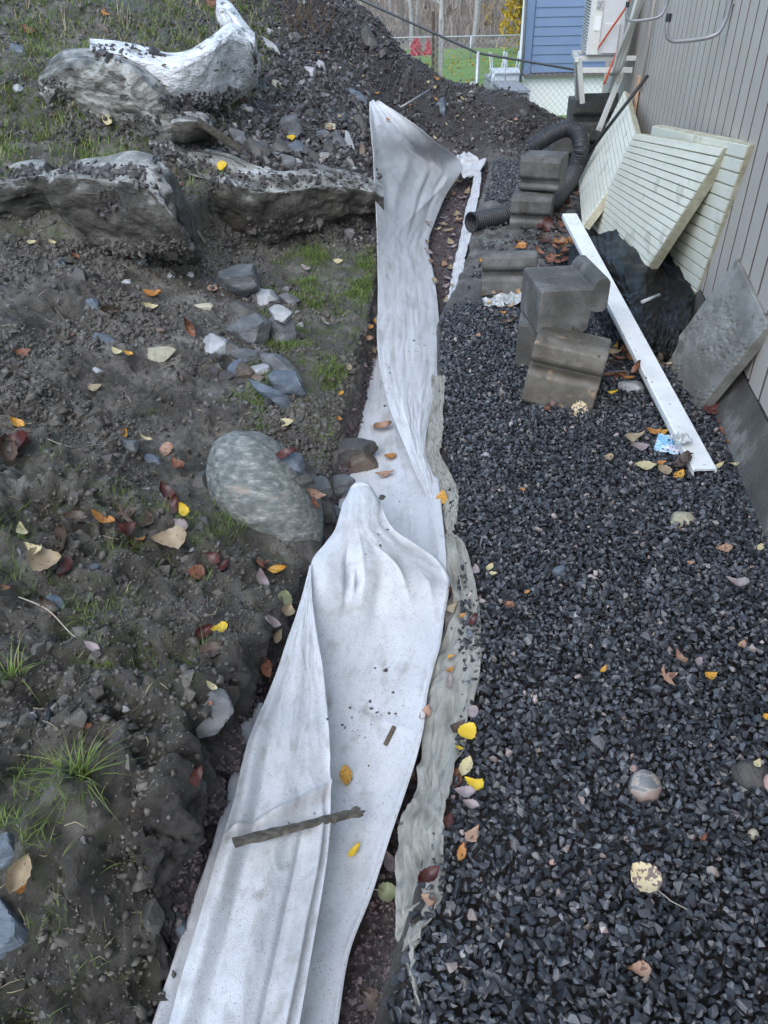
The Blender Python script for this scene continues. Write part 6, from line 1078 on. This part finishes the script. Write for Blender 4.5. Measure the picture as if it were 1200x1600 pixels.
# near chain link fence
FY = 12.4
def wirefence(name, x0, x1, z0f, z1f, y0, y1, pitch, r, label, posts, rail_r, mat_r='galv', grp=None):
    t = empty(name, (x0, y0, ZL), label, 'fence', grp); n = 60; xs_ = np.linspace(x0, x1, 40); yf = lambda x: y0+(y1-y0)*(x-x0)/(x1-x0)
    g = G(); g.tube([(x, yf(x), z1f(x)) for x in xs_], rail_r, 8); local(g.build('top_rail', M[mat_r], t, True))
    g = G(); H_ = max(z1f(x)-z0f(x) for x in xs_); zmin = min(z0f(x) for x in xs_); zmax = max(z1f(x) for x in xs_); span = zmax-zmin
    k = x0-span
    while k < x1+span:
        for sg in (1, -1):
            pts_ = []
            for j in range(25):
                f = j/24; z = zmin+span*f; x = k+sg*span*f if sg > 0 else k+span-span*f
                if x0 <= x <= x1 and z0f(x) <= z <= z1f(x): pts_.append((x, yf(x)+.004*sg, z))
            if len(pts_) > 1: g.tube([pts_[0], pts_[-1]], r, 3, cap=False)
        k += pitch
    o = g.build('wire_mesh', M['wire'], t); local(o); o['kind'] = 'stuff'
    for x in posts:
        g = G(); g.tube([(x, yf(x), ZL-.1), (x, yf(x), z1f(x)+.02)], rail_r*1.6, 8); local(g.build('post', M['galv'], t, True))
    return t
pa, pb, pc_ = pY(560, -2, FY), pY(747, 83, FY), pY(905, 110, FY)
top_f = lambda x: np.interp(x, [pa[0]-3, pa[0], pb[0], pc_[0], pc_[0]+2], [pa[2]+1.2, pa[2], pb[2], pc_[2], pc_[2]-.1])
wirefence('chain_link_fence', pa[0]-.5, pc_[0]+1.0, lambda x: top_f(x)-1.3, top_f, FY, FY, .085, .0022, 'near chain link fence with a dark sloping top rail before the white base wall', [float(pb[0])], .016, 'rail')
bf = [pY(585, 55, 30.), pY(815, 55, 30.)]
wirefence('chain_link_fence', -4., bf[1][0], lambda x: ZL, lambda x: float(bf[1][2]), 30., 30., .18, .006, 'far wire fence with a pale top rail behind the lawn', [float(pY(736, 60, 30)[0]), float(bf[1][0])], .022)
# stakes on the mound
sg_ = empty('stake_bundle', pY(682, 130, 12.8), 'bundle of four thin wooden stakes standing behind the mound', 'stakes')
for x0_, x1_, yt, w_ in ((677, 676.5, 18, .045), (683, 681.5, 22, .035), (688, 686, 30, .035), (692, 688, 27, .035)):
    g = G(); a, b = pY(x1_, 145, 12.8), pY(x0_, yt, 12.8); g.tube([a, b], w_/2, 7); local(g.build('stake', M['bark_grey'] if yt == 22 else M['twig' if yt == 18 else 'bark_pale'], sg_))
# blue house
HY = 17.0; hx0 = pY(822, 60, HY)[0]; zt = pY(860, 114, HY)[2]; zb_ = ZL-.3
bh = empty('blue_house', (hx0+2, HY, ZL), 'blue clapboard house with white rendered base behind the fence', 'house')
g = G(); g.box((hx0-.03, HY+.03, zt), (9, 0, 0), WD*8, (0, 0, 5.2)); local(g.build('wall', M['blue'], bh))
g = G(); g.box((hx0-.0, HY+.06, zb_), (8.9, 0, 0), WD*7.8, (0, 0, zt-zb_+.01)); local(g.build('base_wall', M['whitewall'], bh))
cb = G(); cb.prism([(0, 0), (-.028, .0), (-.012, .158), (0, .158)], (0, 0, 0), (0, 1, 0), (0, 0, 1), (8.6, 0, 0)); cbm = mesh_from('clapboard', cb.verts(), cb.F, M['blue'])
for i in range(34): link('clapboard', cbm, bh, np.array([hx0+.145, HY+.03, zt+.01+i*.152])-np.array(bh.location))
g = G(); g.box((hx0-.05, HY-.02, zt-.01), (.17, 0, 0), (0, .1, 0), (0, 0, 5.2)); local(g.build('corner_board', M['blue'], bh))
g = G(); g.box((hx0-.07, HY+.1, zt+.2), (.03, 0, 0), (0, .14, 0), (0, 0, 5.0)); local(g.build('pale_corner_trim', M['whitewall'], bh))
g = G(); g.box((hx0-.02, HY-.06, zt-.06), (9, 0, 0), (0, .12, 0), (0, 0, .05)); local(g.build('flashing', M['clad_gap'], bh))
g = G(); g.box((hx0-.5, HY-.6, zt+5.1), (10, 0, 0), WD*9, (0, 0, .2)); local(g.build('roof', M['hut_roof'], bh))
g = G(); a, b = pY(824, -30, HY-.3), pY(817, 95, HY-.3); g.tube([a, b, b+np.array([-.02, 0, -.35])], .028, 8); o = g.build('downpipe', M['rail'], None, True); recenter(o); prop(o, 'dark thin pole leaning by the corner of the blue house', 'pole')
# deck with planter and stacked garden chairs
dx0, dx1 = pY(778, 130, 16)[0], pY(818, 130, 16)[0]; dz = float(pY(800, 133, 16.)[2])
dk_ = empty('wooden_deck', ((dx0+dx1)/2, 16, ZL), 'grey wooden deck with a brown box front beside the blue house', 'deck')
for i in range(10):
    g = G(); g.box((dx0, 15.2+i*.30, dz-.04), (dx1-dx0, 0, 0), (0, .285, 0), (0, 0, .035)); local(g.build('deck_board', M['deck'], dk_))
g = G(); g.box((dx0+.12, 15.15, dz-.34), (dx1-dx0-.16, 0, 0), (0, .05, 0), (0, 0, .22)); local(g.build('front_panel', M['planter'], dk_))
g = G(); g.box((dx0, 15.25, ZL-.1), (dx1-dx0, 0, 0), (0, 2.8, 0), (0, 0, dz-.08-ZL+.1)); local(g.build('plinth', M['deck'], dk_))
tb = empty('garden_table', ((dx0+dx1)/2, 17.2, dz), 'pale grey garden table with upturned chairs on the deck', 'table'); tz = float(pY(800, 113, 17.)[2])
g = G(); g.box((dx0+.05, 16.8, tz), (.5, 0, 0), (0, .8, 0), (0, 0, .03)); local(g.build('table_top', M['chair'], tb))
for x, y in ((dx0+.04, 16.8), (dx0+.55, 16.8), (dx0+.08, 17.55), (dx0+.5, 17.55)):
    g = G(); g.tube([(x, y, tz), (x+(.06 if x > dx0+.3 else -.06), y-.03, dz)], .014, 6); local(g.build('leg', M['chair'], tb))
for k, (cx, lab) in enumerate(((dx0+.12, 'left upturned pale garden chair on the table'), (dx0+.40, 'right upturned pale garden chair on the table'))):
    ch = empty('garden_chair', (cx, 17, tz+.03), lab, 'chair', 'upturned garden chairs')
    g = G(); g.box((cx-.13, 16.9, tz+.03), (.26, 0, 0), (0, .35, 0), (0, 0, .03)); local(g.build('seat', M['chair'], ch)); g = G(); g.box((cx-.13, 16.86, tz-.22), (.26, 0, 0), (0, .03, 0), (0, 0, .26)); local(g.build('backrest', M['chair'], ch))
    for sx in (-1, 1):
        for sy in (0, 1):
            g = G(); g.tube([(cx+sx*.11, 16.92+sy*.3, tz+.06), (cx+sx*.15, 16.88+sy*.36, tz+.34)], .013, 6); local(g.build('leg', M['chair'], ch))
# red hut up on the left
hp0 = pY(512, 44, 26.); ht = empty('red_hut', hp0, 'small red hut with grey roof edge seen over the bank', 'hut'); w_ = pY(549, 44, 26.)[0]-hp0[0]
for i in range(6): 
    g = G(); g.box((hp0[0]+w_*i/6, 26, ZL), (w_/6-.02, 0, 0), (0, .05, 0), (0, 0, pY(530, 7, 26)[2]-ZL)); local(g.build('board', M['red_hut'], ht))
g = G(); g.box((hp0[0]+.02, 26.06, ZL), (w_-.04, 0, 0), (0, 2, 0), (0, 0, pY(530, 7, 26)[2]-ZL)); local(g.build('wall', M['red_hut'], ht))
g = G(); g.box((hp0[0]-.15, 25.9, pY(530, 7, 26)[2]), (w_+.2, 0, 0), (0, 2.3, 0), (0, 0, .12)); local(g.build('roof', M['hut_roof'], ht)); g = G(); g.box((hp0[0]+w_*.3, 25.93, ZL), (.09, 0, 0), (0, .04, 0), (0, 0, pY(530, 7, 26)[2]-ZL)); local(g.build('corner_post', M['chair'], ht))
# bare trees
def tree(x, y, h, r, mat, label, grp, seed, lean=0, nb=14, twigs=True):
    r_ = np.random.default_rng(seed); z = hillz(x, y)-.2; t = empty('bare_tree', (x, y, z), label, 'tree', grp); P_ = [np.array([x, y, z])]
    for i in range(7): P_.append(P_[-1]+np.array([r_.normal(0, .1)+lean, r_.normal(0, .08), h/7]))
    P_ = crom(np.array(P_), np.linspace(0, 7, 16)); g = G(); g.tube(P_, np.linspace(r, r*.2, 16), 7); local(g.build('trunk', M[mat], t, True)); g = G()
    for b in range(nb):
        i = int(r_.integers(3, 15)); a = r_.uniform(0, 6.28); L_ = h*.28*(1-i/20)*r_.uniform(.6, 1.2); d_ = np.array([math.cos(a), math.sin(a)*.7, r_.uniform(.4, 1.2)]); d_ /= np.linalg.norm(d_); e = P_[i]+d_*L_; m_ = P_[i]+d_*L_*.5+r_.normal(0, .05, 3)
        g.tube([P_[i], m_, e], [r*.28, r*.18, r*.06], 4, cap=False)
        for k in range(4):
            s_ = P_[i]+d_*L_*r_.uniform(.3, 1); dd = d_+r_.normal(0, .5, 3); g.tube([s_, s_+dd/np.linalg.norm(dd)*L_*r_.uniform(.25, .5)], [r*.09, r*.04], 3, cap=False)
    local(g.build('branches', M[mat], t))
pos_ = [(590, 36, 7, .07, 'bark_grey'), (612, 40, 8, .06, 'bark_pale'), (628, 36.5, 8, .07, 'bark_grey'), (642, 35.8, 7.5, .09, 'bark_pale'), (652, 38, 8, .08, 'bark_pale'), (664, 42, 9, .08, 'bark_grey'), (689, 35.5, 8, .11, 'bark_pale'), (700, 41, 9, .07, 'bark_grey'), (712, 37, 8, .06, 'bark_grey'), (724, 44, 9, .1, 'bark_grey'),
        (738, 35.6, 9, .09, 'bark_pale'), (746, 38.5, 9, .12, 'bark_pale'), (760, 43, 9, .08, 'bark_grey'), (772, 37, 8, .06, 'bark_grey'), (785, 41, 9, .08, 'bark_pale'), (798, 38, 8, .07, 'bark_grey'), (810, 44, 9, .09, 'bark_grey'), (575, 39, 8, .07, 'bark_grey'), (560, 43, 8, .08, 'bark_pale'), (600, 46, 9, .08, 'bark_pale'), (675, 48, 10, .1, 'bark_grey'), (755, 50, 10, .1, 'bark_pale'), (830, 40, 9, .09, 'bark_grey'), (545, 37, 8, .08, 'bark_grey'), (500, 40, 9, .09, 'bark_grey'), (460, 38, 9, .08, 'bark_pale'), (870, 37, 9, .09, 'bark_pale'), (910, 42, 10, .09, 'bark_grey')]
for i, (px, y, h, r, mt) in enumerate(pos_):
    x = float(pY(px, 60, y)[0]); special = {689: 'white birch trunk behind the stake bundle', 746: 'thick pale trunk above the fence post', 738: 'slender pale trunk left of the thick one above the fence post', 642: 'pale trunk left of the red bush', 652: 'pale trunk right above the red bush'}.get(px)
    tree(x, y, h, r, mt, special or ('bare pale trunked tree in the wood behind the lawn' if mt == 'bark_pale' else 'bare grey trunked tree in the wood behind the lawn'), 'bare trees in the wood' if not special else 'named trees in the wood', 500+i, lean=rng.normal(0, .04))
# brush: fine leafless twigs as one mass
V, F, Tn = [], [], []; n0 = 0; r_ = np.random.default_rng(99)
N_ = 26000; bx = r_.uniform(-14, 17, N_); by = 34.6+r_.random(N_)**1.3*26; 
for i in range(N_):
    z = ZL+max(0, by[i]-36)*.22+(r_.random()**1.3)*5.5; a = r_.normal(0, .55); L_ = r_.uniform(.4, 1.5); w_ = r_.uniform(.006, .016); d_ = np.array([math.sin(a), r_.normal(0, .3), math.cos(a)])*L_; p = np.array([bx[i], by[i], z-.3]); b = r_.normal(0, .1, 3)
    V += [p-(w_, 0, 0), p+(w_, 0, 0), p+d_*.5+b+(w_*.7, 0, 0), p+d_*.5+b-(w_*.7, 0, 0), p+d_+b*.3]; F += [(n0, n0+1, n0+2), (n0, n0+2, n0+3), (n0+3, n0+2, n0+4)]; Tn += [r_.random()]*5; n0 += 5
prop(link('brush', mesh_from('brush', np.array(V), np.array(F), M['brush'], False, attrs=dict(tone=np.array(Tn)))), kind='stuff')
def foliage(name, c, rad, n, size, mat, label, cat, trunk=None, seed=0, cone=False):
    r_ = np.random.default_rng(seed); t = empty(name, (c[0], c[1], c[2]-rad[2]), label, cat); p = r_.normal(size=(n, 3)); p /= np.linalg.norm(p, axis=1, keepdims=True); p *= r_.random((n, 1))**.45*(.75+.35*noise3(p*2.3+seed)[:, None]*2)
    if cone: p[:, :2] *= np.clip(.9-.75*(p[:, 2:3]*.5+.5), .08, 1)
    P_ = p*np.array(rad)+np.array(c); q = rot_mats(n); s = size*r_.uniform(.6, 1.3, n); quad = np.array([(-.5, -.35, 0), (.5, -.35, 0), (.6, .35, .1), (-.4, .4, .1)]); V = np.einsum('nij,vj->nvi', q, quad)*s[:, None, None]+P_[:, None]
    me = mesh_from('foliage', V.reshape(-1, 3), np.arange(n*4).reshape(-1, 4), M[mat], False, attrs=dict(tone=np.repeat(r_.random(n), 4))); local(link('foliage', me, t))
    g = G(); b = np.array([c[0], c[1], c[2]-rad[2]-.3]); g.tube([b, np.array(c)+np.array([.05, 0, 0]), np.array(c)+np.array([0, 0, rad[2]*.8])], [rad[0]*.07, rad[0]*.05, .01], 6)
    for k in range(10):
        a = r_.uniform(0, 6.28); z = r_.uniform(-.5, .6)*rad[2]; g.tube([(c[0], c[1], c[2]+z), (c[0]+math.cos(a)*rad[0]*.7, c[1]+math.sin(a)*rad[1]*.7, c[2]+z+rad[2]*.3)], [rad[0]*.03, .008], 4)
    local(g.build('trunk', M['bark_grey'], t))
c = pY(808, 20, 31.5); foliage('yellow_tree', (c[0]+.15, 31.5, c[2]+.5), (.95, .8, 1.9), 1500, .11, 'leaf_yellowtree', 'yellow leaved tree left of the blue house', 'tree', seed=5)
c = pY(655, 84, 31.8); foliage('crimson_bush', (c[0]-.12, 31.8, c[2]), (.58, .45, .62), 3600, .055, 'leaf_redbush', 'larger crimson bush at the end of the lawn', 'bush', seed=6, cone=True); c = pY(667, 86, 32.); foliage('crimson_bush', (c[0]+.05, 32., c[2]), (.42, .35, .52), 2400, .05, 'leaf_redbush', 'smaller crimson bush right of the larger one', 'bush', seed=7, cone=True)
c = pY(768, 35, 40); foliage('orange_bush', (c[0], 40, c[2]), (1.0, .8, 1.0), 240, .12, 'leaf_yellowtree', 'sparse orange leaved bush in the wood', 'bush', seed=8)
# dark root bush hanging at the top of the bank
g = G(); r_ = np.random.default_rng(12)
for k in range(46):
    p, n = hit(r_.uniform(455, 515), r_.uniform(18, 62), True); e = p+np.array([r_.normal(0, .16), -.05, r_.uniform(.1, .45)]); g.tube([p-np.array([0, 0, .02]), (p+e)/2+r_.normal(0, .04, 3), e], [.006, .004, .002], 4, cap=False)
o = g.build('root_bush', M['twig'], None); recenter(o); prop(o, 'tangled dark leafless shrub on the bank top near the red hut', 'shrub')
